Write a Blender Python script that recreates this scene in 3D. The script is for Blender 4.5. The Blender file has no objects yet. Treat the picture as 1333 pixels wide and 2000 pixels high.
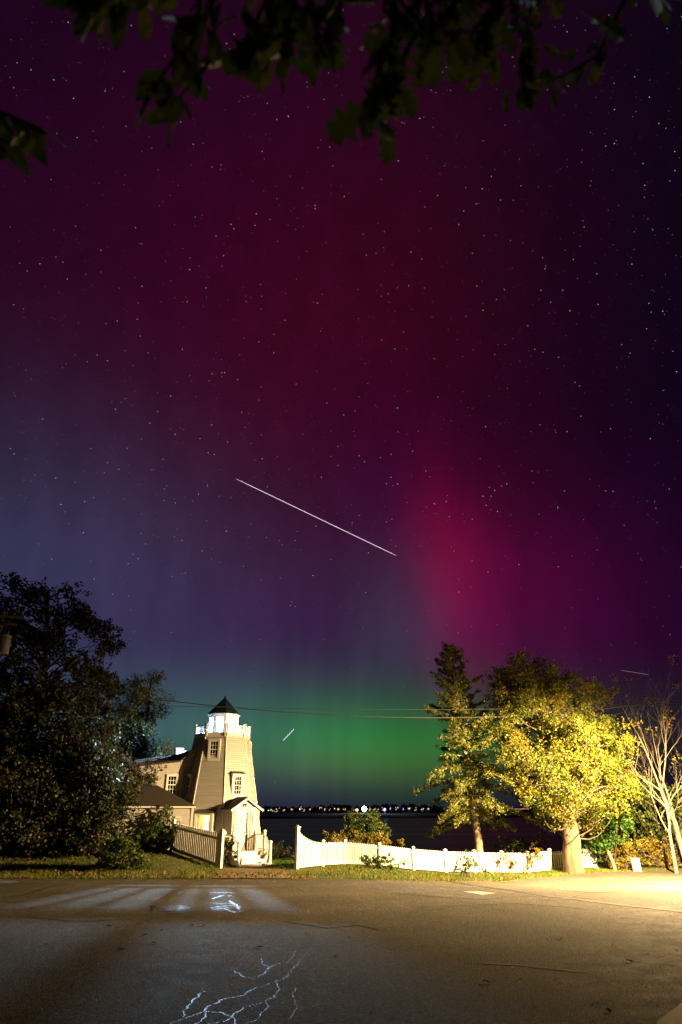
import bpy, math, random
import numpy as np
from mathutils import Vector, Matrix

rng = np.random.default_rng(7)
random.seed(7)
sc = bpy.context.scene
COL = sc.collection
R = math.radians

# ------------------------------------------------------------------ camera
F, CX, CY = 1333.0, 666.5, 1000.0
TH = math.atan(580.0 / F)
CT, ST = math.cos(TH), math.sin(TH)
EYE = 2.8
cam = bpy.data.cameras.new('camera')
cam.sensor_fit = 'VERTICAL'; cam.sensor_height = 36.0; cam.sensor_width = 24.0
cam.lens = F / 2000 * 36.0
cam.clip_start = 0.05; cam.clip_end = 20000
cam.dof.use_dof = True; cam.dof.focus_distance = 44.0; cam.dof.aperture_fstop = 1.6
camo = bpy.data.objects.new('camera', cam); COL.objects.link(camo)
camo.location = (0, 0, EYE); camo.rotation_euler = (math.pi / 2 + TH, 0, 0)
sc.camera = camo

def ray(px, py):
    v = (CY - py) / F
    return np.array([(px - CX) / F, CT - v * ST, ST + v * CT])
def P(px, py, D):
    """real place of what the photograph shows there, given its distance in metres"""
    d = ray(px, py); s = D / d[1]
    return np.array([d[0] * s, D, EYE + d[2] * s])
def XD(px, D, z=0.0):
    return (px - CX) / F * (D * CT + (z - EYE) * ST)

# ------------------------------------------------------------------ sky with aurora
SKY = [
(690,1500,.25,.03,0, .0241,0,0),(580,1475,.14,.03,0, .0031,0,0),(100,500,.4,.35,0, .0135,0,.005),
(640,700,.28,.42,-.15, .0330,0,.0007),(600,200,.6,.45,0, 0,.0004,.0078),(872,1100,.046,.13,.12, .060,0,.003),(908,1095,.075,.12,.3, .034,0,0),
(975,1130,.14,.15,.2, .0290,0,0),(870,1230,.06,.1,0, .0168,0,.0045),(1060,1200,.2,.14,0, .0215,0,.0136),
(700,1455,.22,.045,0, 0,.088,0),(810,1485,.11,.055,0, .004,.032,0),(560,1420,.32,.07,0, .0015,.0751,0),
(330,1430,.22,.09,0, .0273,.0293,.0776),(0,1080,.3,.2,0, .0134,.0254,.0520),(300,1200,.35,.15,0, .0102,.0102,.0255),
(620,1280,.3,.12,0, .0037,.0006,.0146),(600,1560,.5,.07,0, .0023,0,.0132),(0,800,.25,.3,0, .0046,0,0),
(780,1230,.07,.1,0, 0,.0194,.0184),(820,1000,.1,.16,.5, 0,0,.0084),(700,1250,.9,.35,0, .0059,0,.0127)]
world = bpy.data.worlds.new('World'); sc.world = world; world.use_nodes = True
wt = world.node_tree; wt.nodes.clear()
def wn(t, **k):
    n = wt.nodes.new(t)
    for a, b in k.items(): setattr(n, a, b)
    return n
def wmath(op, a, b=None):
    n = wn('ShaderNodeMath', operation=op)
    for i, x in enumerate((a, b)):
        if x is None: continue
        if isinstance(x, (int, float)): n.inputs[i].default_value = x
        else: wt.links.new(x, n.inputs[i])
    return n.outputs[0]
def wdot(vec, c):
    n = wn('ShaderNodeVectorMath', operation='DOT_PRODUCT')
    wt.links.new(vec, n.inputs[0]); n.inputs[1].default_value = tuple(c)
    return n.outputs['Value']
tc = wn('ShaderNodeTexCoord'); dvec = tc.outputs['Generated']
# fine vertical rays in the aurora
mp = wn('ShaderNodeMapping'); mp.inputs['Scale'].default_value = (26, 26, 1.6)
wt.links.new(dvec, mp.inputs[0])
nz = wn('ShaderNodeTexNoise'); nz.inputs['Scale'].default_value = 1.0; nz.inputs['Detail'].default_value = 2
wt.links.new(mp.outputs[0], nz.inputs['Vector'])
raymod = wmath('ADD', wmath('MULTIPLY', nz.outputs[0], .50), .75)
acc = None
for (px, py, su, sv, rot, r, g, b) in SKY:
    c = ray(px, py); c = c / np.linalg.norm(c)
    t = np.array([c[1], -c[0], 0]); t /= np.linalg.norm(t); u = np.cross(t, c)
    t2 = (t * math.cos(rot) + u * math.sin(rot)) / su
    u2 = (-t * math.sin(rot) + u * math.cos(rot)) / sv
    a = wdot(dvec, t2); bb = wdot(dvec, u2)
    e = wmath('ADD', wmath('MULTIPLY', a, a), wmath('MULTIPLY', bb, bb))
    ge = wmath('POWER', math.e, wmath('MULTIPLY', e, -1.0))
    ge = wmath('MULTIPLY', ge, wmath('GREATER_THAN', wdot(dvec, c), 0.0))
    sm = wn('ShaderNodeVectorMath', operation='SCALE'); sm.inputs[0].default_value = (r, g, b)
    wt.links.new(ge, sm.inputs['Scale'])
    if acc is None: acc = sm.outputs[0]
    else:
        ad = wn('ShaderNodeVectorMath', operation='ADD')
        wt.links.new(acc, ad.inputs[0]); wt.links.new(sm.outputs[0], ad.inputs[1]); acc = ad.outputs[0]
sm = wn('ShaderNodeVectorMath', operation='SCALE')
wt.links.new(acc, sm.inputs[0]); wt.links.new(raymod, sm.inputs['Scale'])
ad = wn('ShaderNodeVectorMath', operation='ADD'); wt.links.new(sm.outputs[0], ad.inputs[0])
ad.inputs[1].default_value = (.0010, .0011, .0020)
bg = wn('ShaderNodeBackground'); wt.links.new(ad.outputs[0], bg.inputs['Color'])
bg.inputs['Strength'].default_value = 1.0
wo = wn('ShaderNodeOutputWorld'); wt.links.new(bg.outputs[0], wo.inputs['Surface'])

# ------------------------------------------------------------------ exposure and renderer
sc.view_settings.view_transform = 'Standard'; sc.view_settings.look = 'None'
sc.view_settings.exposure = 0.0; sc.view_settings.gamma = 1.0
sc.view_settings.use_curve_mapping = False
cy = sc.cycles
cy.use_denoising = True
cy.max_bounces = 6; cy.diffuse_bounces = 3; cy.glossy_bounces = 3; cy.transparent_max_bounces = 12
cy.sample_clamp_indirect = 4.0; cy.caustics_reflective = False; cy.caustics_refractive = False
cy.use_adaptive_sampling = False

LAMP_POS = (17.3, 35.0, 7.4)      # head of the street lamp on the utility pole
LAMP_POWER = 112000.0
BEACON_POWER = 80000.0

# ------------------------------------------------------------------ material helpers
MATS = {}
def new_mat(name):
    m = bpy.data.materials.new(name); m.use_nodes = True
    nt = m.node_tree; nt.nodes.clear()
    out = nt.nodes.new('ShaderNodeOutputMaterial')
    MATS[name] = m
    return m, nt, out
def nd(nt, t, **k):
    n = nt.nodes.new(t)
    for a, b in k.items(): setattr(n, a, b)
    return n
def ramp(nt, fac, stops):
    r = nt.nodes.new('ShaderNodeValToRGB'); nt.links.new(fac, r.inputs[0])
    el = r.color_ramp.elements
    while len(el) < len(stops): el.new(.5)
    for e, (p, c) in zip(el, stops): e.position = p; e.color = (*c, 1)
    return r.outputs[0]
def surf(name, c1, c2=None, scale=3.0, rough=.6, bump=0.0, bscale=40.0, stretch=(1, 1, 1), spec=.4, detail=5, metal=0):
    m, nt, out = new_mat(name)
    bs = nd(nt, 'ShaderNodeBsdfPrincipled'); bs.inputs['Roughness'].default_value = rough
    bs.inputs['Specular IOR Level'].default_value = spec; bs.inputs['Metallic'].default_value = metal
    tcn = nd(nt, 'ShaderNodeTexCoord'); mpn = nd(nt, 'ShaderNodeMapping'); mpn.inputs['Scale'].default_value = stretch
    nt.links.new(tcn.outputs['Object'], mpn.inputs[0])
    if c2:
        n = nd(nt, 'ShaderNodeTexNoise'); n.inputs['Scale'].default_value = scale; n.inputs['Detail'].default_value = detail
        nt.links.new(mpn.outputs[0], n.inputs['Vector'])
        nt.links.new(ramp(nt, n.outputs[0], [(.3, c1), (.7, c2)]), bs.inputs['Base Color'])
    else: bs.inputs['Base Color'].default_value = (*c1, 1)
    if bump:
        n2 = nd(nt, 'ShaderNodeTexNoise'); n2.inputs['Scale'].default_value = bscale; n2.inputs['Detail'].default_value = 4
        nt.links.new(mpn.outputs[0], n2.inputs['Vector'])
        b = nd(nt, 'ShaderNodeBump'); b.inputs['Strength'].default_value = bump; b.inputs['Distance'].default_value = .02
        nt.links.new(n2.outputs[0], b.inputs['Height']); nt.links.new(b.outputs[0], bs.inputs['Normal'])
    nt.links.new(bs.outputs[0], out.inputs[0])
    return m
def emis(name, col, strength, sample='AUTO'):
    m, nt, out = new_mat(name)
    e = nd(nt, 'ShaderNodeEmission'); e.inputs[0].default_value = (*col, 1); e.inputs[1].default_value = strength
    nt.links.new(e.outputs[0], out.inputs[0]); m.cycles.emission_sampling = sample
    return m
def leafmat(name, stops, transl=.35, rough=.5):
    m, nt, out = new_mat(name)
    g = nd(nt, 'ShaderNodeNewGeometry')
    tcn = nd(nt, 'ShaderNodeTexCoord')
    n = nd(nt, 'ShaderNodeTexNoise'); n.inputs['Scale'].default_value = .55; n.inputs['Detail'].default_value = 3
    nt.links.new(tcn.outputs['Object'], n.inputs['Vector'])
    mx = nd(nt, 'ShaderNodeMath', operation='MULTIPLY_ADD')
    nt.links.new(n.outputs[0], mx.inputs[0]); mx.inputs[1].default_value = 1.5; mx.inputs[2].default_value = -.75
    a = nd(nt, 'ShaderNodeMath', operation='ADD', use_clamp=True)
    nt.links.new(g.outputs['Random Per Island'], a.inputs[0]); nt.links.new(mx.outputs[0], a.inputs[1])
    col = ramp(nt, a.outputs[0], stops)
    bs = nd(nt, 'ShaderNodeBsdfPrincipled'); bs.inputs['Roughness'].default_value = rough
    bs.inputs['Specular IOR Level'].default_value = .35
    nt.links.new(col, bs.inputs['Base Color'])
    tr = nd(nt, 'ShaderNodeBsdfTranslucent'); nt.links.new(col, tr.inputs[0])
    ms = nd(nt, 'ShaderNodeMixShader'); ms.inputs[0].default_value = transl
    nt.links.new(bs.outputs[0], ms.inputs[1]); nt.links.new(tr.outputs[0], ms.inputs[2])
    nt.links.new(ms.outputs[0], out.inputs[0])
    return m

white = surf('white_paint', (.80, .79, .76), (.70, .68, .64), 2.5, .45, .05, 60)
cream = surf('cream_siding', (.43, .405, .375), (.38, .355, .325), 1.2, .55, .08, 30, (1, 1, 6))
trim = surf('cream_trim', (.60, .575, .525), (.54, .515, .47), 2, .5)
shingle = surf('roof_shingle', (.022, .018, .015), (.05, .038, .028), 9, .85, .5, 18, (1, 1, 3))
slate = surf('lantern_roof', (.012, .028, .060), (.008, .018, .040), 6, .8, .3, 22, spec=.08)
barkm = surf('bark', (.16, .12, .085), (.32, .26, .19), 5, .9, .9, 9, (1, 1, .25))
barkt = surf('maple_bark', (.07, .05, .035), (.19, .14, .09), 4, .95, 1.0, 6, (1, 1, .22))
barkd = surf('dark_bark', (.05, .04, .03), (.13, .10, .07), 5, .9, .9, 9, (1, 1, .25))
barkw = surf('pale_bark', (.17, .13, .09), (.32, .26, .19), 5, .85, .8, 14, (1, 1, .35))
woodp = surf('pole_wood', (.12, .08, .05), (.24, .17, .11), 4, .85, .5, 14, (1, 1, .15))
grey_metal = surf('grey_metal', (.30, .29, .28), (.22, .21, .20), 5, .5, spec=.5)
black_metal = surf('black_metal', (.02, .02, .02), None, rough=.4)
wirem = surf('wire_rubber', (.03, .03, .03), None, rough=.5)
brickm = surf('chimney_paint', (.62, .55, .52), (.42, .33, .30), 9, .8, .4, 20)
concrete = surf('concrete', (.34, .30, .23), (.24, .21, .16), 6, .85, .4, 60)
soil = surf('soil_turf', (.055, .060, .020), (.11, .085, .035), 1.6, .95, .6, 25)
earth = surf('gravel_path', (.20, .14, .07), (.11, .075, .035), 3.5, .95, .6, 40)
marshm = surf('marsh_turf', (.012, .013, .008), (.02, .02, .012), .03, 1)
doorm = surf('door_paint', (.70, .68, .62), (.64, .62, .56), 2, .45)
mat_gl, nt, out = new_mat('window_glass')
bs = nd(nt, 'ShaderNodeBsdfPrincipled'); bs.inputs['Base Color'].default_value = (.012, .012, .016, 1)
bs.inputs['Roughness'].default_value = .06; bs.inputs['Specular IOR Level'].default_value = .6
nt.links.new(bs.outputs[0], out.inputs[0]); glass = mat_gl
# thin clear glass of the lit window
clear, nt, out = new_mat('clear_pane')
tr = nd(nt, 'ShaderNodeBsdfTransparent'); gl = nd(nt, 'ShaderNodeBsdfGlossy'); gl.inputs['Roughness'].default_value = .05
ms = nd(nt, 'ShaderNodeMixShader'); ms.inputs[0].default_value = .06
nt.links.new(tr.outputs[0], ms.inputs[1]); nt.links.new(gl.outputs[0], ms.inputs[2]); nt.links.new(ms.outputs[0], out.inputs[0])
# frosted lit panes of the lantern room
frost, nt, out = new_mat('lantern_pane')
tr = nd(nt, 'ShaderNodeBsdfTransparent'); em = nd(nt, 'ShaderNodeEmission')
em.inputs[0].default_value = (.45, .74, 1, 1); em.inputs[1].default_value = 12
ms = nd(nt, 'ShaderNodeMixShader'); ms.inputs[0].default_value = .5
nt.links.new(tr.outputs[0], ms.inputs[1]); nt.links.new(em.outputs[0], ms.inputs[2]); nt.links.new(ms.outputs[0], out.inputs[0])
bafflemat, nt, out = new_mat('added_baffle')  # half see-through material of the baffle added around the beacon bulb
tr = nd(nt, 'ShaderNodeBsdfTransparent'); gl = nd(nt, 'ShaderNodeBsdfDiffuse'); gl.inputs[0].default_value = (.8, .8, .8, 1)
ms = nd(nt, 'ShaderNodeMixShader'); ms.inputs[0].default_value = .68
nt.links.new(tr.outputs[0], ms.inputs[1]); nt.links.new(gl.outputs[0], ms.inputs[2]); nt.links.new(ms.outputs[0], out.inputs[0])
lampglow = emis('lamp_glow', (1, .80, .5), 14)
shadeglow = emis('shade_glow', (1, .93, .75), 5)
roomwall = surf('room_wall', (.75, .55, .25), (.62, .42, .16), 3, .8)
curtain = surf('curtain_cloth', (.80, .72, .50), None, rough=.9)

# asphalt
asph, nt, out = new_mat('asphalt')
tcn = nd(nt, 'ShaderNodeTexCoord')
def tnoise(nt, vec, scale, detail=4, rough=.6):
    n = nd(nt, 'ShaderNodeTexNoise'); n.inputs['Scale'].default_value = scale; n.inputs['Detail'].default_value = detail
    n.inputs['Roughness'].default_value = rough
    nt.links.new(vec, n.inputs['Vector']); return n.outputs[0]
fine = tnoise(nt, tcn.outputs['Object'], 15, 8, .85)
big = tnoise(nt, tcn.outputs['Object'], .35, 5)
mid = tnoise(nt, tcn.outputs['Object'], 2.2, 5)
vor = nd(nt, 'ShaderNodeTexVoronoi'); vor.inputs['Scale'].default_value = 38; nt.links.new(tcn.outputs['Object'], vor.inputs['Vector'])
colA = ramp(nt, fine, [(.36, (.012, .011, .010)), (.50, (.075, .070, .062)), (.60, (.15, .14, .122)), (.70, (.33, .30, .26))])
colB = ramp(nt, big, [(.3, (.85, .83, .80)), (.7, (1.4, 1.33, 1.22))])
mxc = nd(nt, 'ShaderNodeMix', data_type='RGBA', blend_type='MULTIPLY'); mxc.inputs['Factor'].default_value = 1
nt.links.new(colA, mxc.inputs[6]); nt.links.new(colB, mxc.inputs[7])
colC = ramp(nt, mid, [(.35, (.75, .74, .72)), (.65, (1.1, 1.1, 1.1))])
mxd = nd(nt, 'ShaderNodeMix', data_type='RGBA', blend_type='MULTIPLY'); mxd.inputs['Factor'].default_value = .8
nt.links.new(mxc.outputs[2], mxd.inputs[6]); nt.links.new(colC, mxd.inputs[7])
bs = nd(nt, 'ShaderNodeBsdfPrincipled'); nt.links.new(mxd.outputs[2], bs.inputs['Base Color'])
bs.inputs['Specular IOR Level'].default_value = .06
rr = ramp(nt, mid, [(.3, (.75, .75, .75)), (.7, (.95, .95, .95))]); nt.links.new(rr, bs.inputs['Roughness'])
addh = nd(nt, 'ShaderNodeMath', operation='ADD'); nt.links.new(fine, addh.inputs[0]); nt.links.new(vor.outputs['Distance'], addh.inputs[1])
bp = nd(nt, 'ShaderNodeBump'); bp.inputs['Strength'].default_value = .8; bp.inputs['Distance'].default_value = .015
nt.links.new(addh.outputs[0], bp.inputs['Height']); nt.links.new(bp.outputs[0], bs.inputs['Normal'])
nt.links.new(bs.outputs[0], out.inputs[0])
tar = surf('tar_seal', (.018, .018, .02), (.03, .03, .032), 7, .44, .6, 40, spec=.14)
crackm = surf('open_crack', (.008, .007, .006), None, rough=.9)
patchm = surf('patch_asphalt', (.30, .27, .23), (.22, .20, .17), 12, .8, .5, 60)
# water
waterm, nt, out = new_mat('sea_water')
tcn = nd(nt, 'ShaderNodeTexCoord'); mpn = nd(nt, 'ShaderNodeMapping'); mpn.inputs['Scale'].default_value = (.05, .35, 1)
nt.links.new(tcn.outputs['Object'], mpn.inputs[0])
h = tnoise(nt, mpn.outputs[0], 1.0, 4)
mp2 = nd(nt, 'ShaderNodeMapping'); mp2.inputs['Scale'].default_value = (.0025, .05, 1); nt.links.new(tcn.outputs['Object'], mp2.inputs[0])
h2 = tnoise(nt, mp2.outputs[0], 1.0, 3)
bs = nd(nt, 'ShaderNodeBsdfPrincipled'); bs.inputs['Base Color'].default_value = (.006, .007, .010, 1)
bs.inputs['IOR'].default_value = 1.33
nt.links.new(ramp(nt, h2, [(.35, (.34, .34, .34)), (.65, (.46, .46, .46))]), bs.inputs['Roughness'])
bp = nd(nt, 'ShaderNodeBump'); bp.inputs['Strength'].default_value = .9; bp.inputs['Distance'].default_value = .6
nt.links.new(h, bp.inputs['Height']); nt.links.new(bp.outputs[0], bs.inputs['Normal']); nt.links.new(bs.outputs[0], out.inputs[0])

maple_leaf = leafmat('maple_leaf', [(0, (.04, .075, .008)), (.4, (.095, .125, .012)), (.75, (.17, .165, .014)), (1, (.25, .15, .016))])
conifer_leaf = leafmat('conifer_needle', [(0, (.045, .070, .012)), (.5, (.12, .14, .018)), (1, (.21, .20, .025))], .25)
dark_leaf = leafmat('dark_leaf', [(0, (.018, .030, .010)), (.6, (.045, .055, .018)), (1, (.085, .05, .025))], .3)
grey_leaf = leafmat('grey_green_leaf', [(0, (.03, .05, .02)), (.6, (.07, .10, .045)), (1, (.12, .10, .05))], .3)
shrub_leaf = leafmat('shrub_leaf', [(0, (.025, .055, .012)), (.6, (.075, .11, .02)), (1, (.14, .14, .03))], .3)
green_leaf = leafmat('green_leaf', [(0, (.02, .08, .012)), (.6, (.06, .15, .02)), (1, (.15, .18, .02))], .35)
gold_leaf = leafmat('gold_leaf', [(0, (.10, .12, .015)), (.5, (.20, .17, .02)), (1, (.26, .12, .03))], .35)
near_leaf = leafmat('overhead_leaf', [(0, (.06, .10, .015)), (.6, (.15, .17, .025)), (1, (.24, .19, .03))], .3, .4)
grassm = leafmat('grass_blade', [(0, (.045, .10, .012)), (.55, (.11, .17, .02)), (.88, (.21, .20, .03)), (1, (.26, .16, .045))], .3, .7)
lawnm = leafmat('lawn_blade', [(0, (.03, .085, .010)), (.7, (.08, .15, .018)), (1, (.16, .17, .03))], .3, .7)
litterm = leafmat('fallen_leaf_litter', [(0, (.10, .055, .02)), (.6, (.20, .11, .03)), (1, (.30, .19, .05))], .15, .8)

# ------------------------------------------------------------------ object helpers
WL = {}
def tag(o, label=None, cat=None, group=None, kind=None):
    if label: o['label'] = label
    if cat: o['category'] = cat
    if group: o['group'] = group
    if kind: o['kind'] = kind
    return o
def link(o, parent=None, loc=(0, 0, 0), rz=0.0):
    COL.objects.link(o)
    loc = Vector([float(x) for x in loc])
    if parent is not None:
        o.parent = parent; o.location = loc - WL[parent.name]
    else: o.location = loc
    if rz: o.rotation_euler = (0, 0, rz)
    WL[o.name] = loc
    return o
def thing(name, label, cat, loc=(0, 0, 0), group=None):
    e = bpy.data.objects.new(name, None); e.empty_display_size = .3
    link(e, None, loc); return tag(e, label, cat, group)

class MB:
    def __init__(s): s.v = []; s.f = []; s.n = 0
    def add(s, vs, fs):
        for q in vs: s.v.append((float(q[0]), float(q[1]), float(q[2])))
        for f in fs: s.f.append(tuple(i + s.n for i in f))
        s.n = len(s.v); return s
    def obox(s, o, ax, ay, u0, u1, n0, n1, z0, z1):
        """box in a local frame: ax along, ay outward, z up"""
        o = np.array(o, float); ax = np.array(ax, float); ay = np.array(ay, float); k = np.array([0, 0, 1.])
        vs = [o + ax * u + ay * n + k * z for z in (z0, z1) for (u, n) in ((u0, n0), (u1, n0), (u1, n1), (u0, n1))]
        return s.add(vs, [(0, 3, 2, 1), (4, 5, 6, 7), (0, 1, 5, 4), (1, 2, 6, 5), (2, 3, 7, 6), (3, 0, 4, 7)])
    def box(s, x0, x1, y0, y1, z0, z1): return s.obox((0, 0, 0), (1, 0, 0), (0, 1, 0), x0, x1, y0, y1, z0, z1)
    def prism(s, bot, top):
        n = len(bot); s.add(list(bot) + list(top), [tuple(range(n - 1, -1, -1)), tuple(range(n, 2 * n))] +
              [(i, (i + 1) % n, n + (i + 1) % n, n + i) for i in range(n)]); return s
    def tube(s, pts, rad, sides=6, cap=True):
        pts = [np.array(p, float) for p in pts]; rings = []
        if not hasattr(rad, '__len__'): rad = [rad] * len(pts)
        up = np.array([.31, .17, .93])
        for i, p in enumerate(pts):
            a = pts[max(i - 1, 0)]; b = pts[min(i + 1, len(pts) - 1)]; t = b - a; t /= (np.linalg.norm(t) + 1e-9)
            x = np.cross(t, up)
            if np.linalg.norm(x) < .1: x = np.cross(t, np.array([1., 0, 0]))
            x /= np.linalg.norm(x); y = np.cross(t, x)
            rings.append([p + rad[i] * (x * math.cos(2 * math.pi * k / sides) + y * math.sin(2 * math.pi * k / sides)) for k in range(sides)])
        fs = []
        for i in range(len(pts) - 1):
            for k in range(sides):
                k2 = (k + 1) % sides
                fs.append((i * sides + k, i * sides + k2, (i + 1) * sides + k2, (i + 1) * sides + k))
        if cap:
            fs.append(tuple(range(sides - 1, -1, -1))); L = (len(pts) - 1) * sides; fs.append(tuple(range(L, L + sides)))
        return s.add([q for r in rings for q in r], fs)
    def lathe(s, c, prof, sides=16, rot=0.0, cap=True):
        c = np.array(c, float); vs = []
        for (r, z) in prof:
            for k in range(sides):
                a = 2 * math.pi * k / sides + rot
                vs.append(c + np.array([r * math.sin(a), -r * math.cos(a), z]))
        fs = [(i * sides + k, i * sides + (k + 1) % sides, (i + 1) * sides + (k + 1) % sides, (i + 1) * sides + k)
              for i in range(len(prof) - 1) for k in range(sides)]
        if cap: fs.append(tuple(range(sides - 1, -1, -1))); L = (len(prof) - 1) * sides; fs.append(tuple(range(L, L + sides)))
        return s.add(vs, fs)
    def mesh(s, name, m, smooth=False):
        me = bpy.data.meshes.new(name); me.from_pydata(s.v, [], s.f); me.materials.append(m)
        if smooth: me.shade_smooth()
        me.update(); return me
    def build(s, name, m, parent=None, smooth=False, loc=None):
        """vertices are in world coordinates; the object's origin is put at its parent's base"""
        if loc is None: loc = WL[parent.name] if parent is not None else Vector((0, 0, 0))
        loc = Vector([float(x) for x in loc])
        s.v = [(a - loc.x, b - loc.y, c - loc.z) for a, b, c in s.v]
        return link(bpy.data.objects.new(name, s.mesh(name, m, smooth)), parent, loc)

def quads_mesh(name, V, m, parent=None, nper=4, loc=None, tri=False):
    """V: (N, nper, 3) world coordinates, one face per row"""
    V = np.asarray(V, float); N = len(V)
    if loc is None: loc = WL[parent.name] if parent is not None else Vector((0, 0, 0))
    loc = Vector([float(x) for x in loc])
    V = V - np.array(loc)
    me = bpy.data.meshes.new(name)
    me.vertices.add(N * nper); me.vertices.foreach_set('co', V.reshape(-1).astype(np.float32))
    me.loops.add(N * nper); me.loops.foreach_set('vertex_index', np.arange(N * nper, dtype=np.int32))
    me.polygons.add(N); me.polygons.foreach_set('loop_start', np.arange(0, N * nper, nper, dtype=np.int32))
    me.polygons.foreach_set('loop_total', np.full(N, nper, np.int32))
    me.materials.append(m); me.update(); me.validate()
    return link(bpy.data.objects.new(name, me), parent, loc)

def leaf_quads(C, size, elong=1.5, droop=.3, jitter=.35):
    N = len(C)
    d = rng.normal(size=(N, 3)); d[:, 2] -= droop; d /= np.linalg.norm(d, axis=1)[:, None]
    e = rng.normal(size=(N, 3)); e -= d * (e * d).sum(1)[:, None]; e /= np.linalg.norm(e, axis=1)[:, None]
    n = np.cross(d, e)
    L = size * rng.uniform(1 - jitter, 1 + jitter, N)[:, None]; Wd = L / elong
    return np.stack([C - d * L * .5, C + e * Wd * .5 + n * L * .08 - d * L * .05, C + d * L * .5, C - e * Wd * .5 + n * L * .08 - d * L * .05], 1)

def smooth01(a, b, x):
    t = np.clip((x - a) / (b - a), 0, 1); return t * t * (3 - 2 * t)
def edge(X):
    return np.interp(X, [-200, 3.0, 5.4, 9.5, 13, 20, 40, 200], [33.4, 33.6, 35.0, 40.0, 43.6, 47.8, 51.5, 56])
def ground(X, Y):
    X = np.asarray(X, float); Y = np.asarray(Y, float)
    z = .7 * (1 - np.clip(Y, -60, 33) / 33)
    z = z - .65 * smooth01(-1, 11.5, X) * smooth01(24, 41, Y)
    z = z + .68 * smooth01(-6.2, -9.4, X) * smooth01(34.5, 40.8, Y)
    z = z + .06 * np.sin(X * .7 + 1) * np.sin(Y * .5) * smooth01(34, 37, Y)
    sh = np.where(X < -4, 57.0, 48.5) + np.clip(X - 6, 0, 100) * .5
    return z - 5.0 * smooth01(0, 11, Y - sh)
def gz(X, Y): return float(ground(X, Y))
def G(px, py):
    d = ray(px, py); t = 5.0
    lo, hi = 2.0, 42.0
    f = lambda s: EYE + d[2] * s - gz(d[0] * s, d[1] * s)
    for _ in range(50):
        m_ = .5 * (lo + hi)
        if f(m_) > 0: lo = m_
        else: hi = m_
    return np.array([d[0] * lo, d[1] * lo, EYE + d[2] * lo])

# ------------------------------------------------------------------ the setting
def grid(name, xs, ys, zf, m, mask=None):
    XX, YY = np.meshgrid(xs, ys); ZZ = zf(XX, YY)
    nx, ny = len(xs), len(ys)
    V = np.stack([XX, YY, ZZ], -1).reshape(-1, 3)
    fs = [(j * nx + i, j * nx + i + 1, (j + 1) * nx + i + 1, (j + 1) * nx + i) for j in range(ny - 1) for i in range(nx - 1)]
    me = bpy.data.meshes.new(name); me.from_pydata(V.tolist(), [], fs); me.materials.append(m); me.shade_smooth(); me.update()
    o = bpy.data.objects.new(name, me); link(o); return tag(o, kind='structure')
xs = np.concatenate([np.linspace(-1500, -70, 12), np.linspace(-60, 60, 121), np.linspace(70, 1500, 12)])
ys = np.concatenate([np.linspace(-300, -40, 6), np.linspace(-30, 30, 31), np.linspace(31, 64, 67), np.linspace(68, 140, 6)])
def terr(X, Y):
    return ground(X, Y) - .10 * (1 - smooth01(-.5, .25, Y - edge(X)))
grid('ground', xs, ys, terr, soil)
# road as a strip mesh running up to the verge
rx = np.concatenate([np.linspace(-300, -50, 6), np.linspace(-48, 48, 193), np.linspace(50, 300, 6)])
mb = MB(); rows = 250
er = edge(rx) + .18 * np.sin(rx * 2.1) + .12 * np.sin(rx * 5.3 + 1) + .08 * np.sin(rx * 11.7)
tt = np.linspace(0, 1, rows)
V = []
for t in tt:
    Y = -60 + (er + 60) * t; Z = ground(rx, Y)
    V += list(zip(rx, Y, Z))
n = len(rx)
mb.add(V, [(j * n + i, j * n + i + 1, (j + 1) * n + i + 1, (j + 1) * n + i) for j in range(rows - 1) for i in range(n - 1)])
road = mb.build('road', asph); tag(road, kind='structure')

def strip(pts, w, lift, name, m, parent):
    """flat ribbon on the road along ground points"""
    pts = [np.array(p, float) for p in pts]
    fine_ = []
    for a, b in zip(pts[:-1], pts[1:]):
        k = max(2, int(np.linalg.norm(b - a) / .10))
        for i in range(k):
            q = a + (b - a) * i / k; q[:2] += rng.normal(size=2) * .018; fine_.append(q)
    fine_.append(pts[-1]); mb = MB(); vs = []
    for i, p in enumerate(fine_):
        a = fine_[max(i - 1, 0)]; b = fine_[min(i + 1, len(fine_) - 1)]
        t = (b - a)[:2]; t /= np.linalg.norm(t) + 1e-9; nn = np.array([-t[1], t[0]])
        ww = w * rng.uniform(.35, 1.15) * (.35 + .65 * math.sin(math.pi * min(1, max(0, (i + .6) / len(fine_)))) ** .5)
        for sgn in (1, -1):
            q = p[:2] + nn * ww * .5 * sgn; vs.append((q[0], q[1], gz(q[0], q[1]) + lift))
    mb.add(vs, [(2 * i, 2 * i + 1, 2 * i + 3, 2 * i + 2) for i in range(len(fine_) - 1)])
    return mb.build(name, m, parent)
def near_crack(pts): return [G(240 + x / 2.898, 1800 + y / 2.898) for x, y in pts]
def far_crack(pts): return [G(x / 2.02, 1690 + y / 2.02) for x, y in pts]
NC = [[(230, 596), (270, 580), (400, 530), (470, 510), (500, 480), (590, 435), (660, 425), (740, 385), (830, 350)],
      [(660, 596), (690, 580), (770, 550), (820, 480), (810, 460), (860, 420), (890, 380), (870, 345), (935, 305), (985, 250), (1030, 190), (1095, 135)],
      [(470, 590), (600, 560), (620, 530), (690, 490), (800, 460)], [(470, 510), (560, 520), (620, 540), (640, 596)],
      [(400, 596), (470, 540), (470, 510)], [(630, 280), (680, 310), (740, 322), (800, 295), (830, 260), (880, 240), (940, 230), (970, 190), (975, 150)],
      [(940, 560), (990, 490), (1070, 485), (1110, 465), (1200, 460)], [(990, 490), (970, 420), (980, 375)], [(340, 540), (352, 505), (430, 415), (470, 395)],
      [(790, 210), (790, 240), (830, 260)]]
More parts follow.
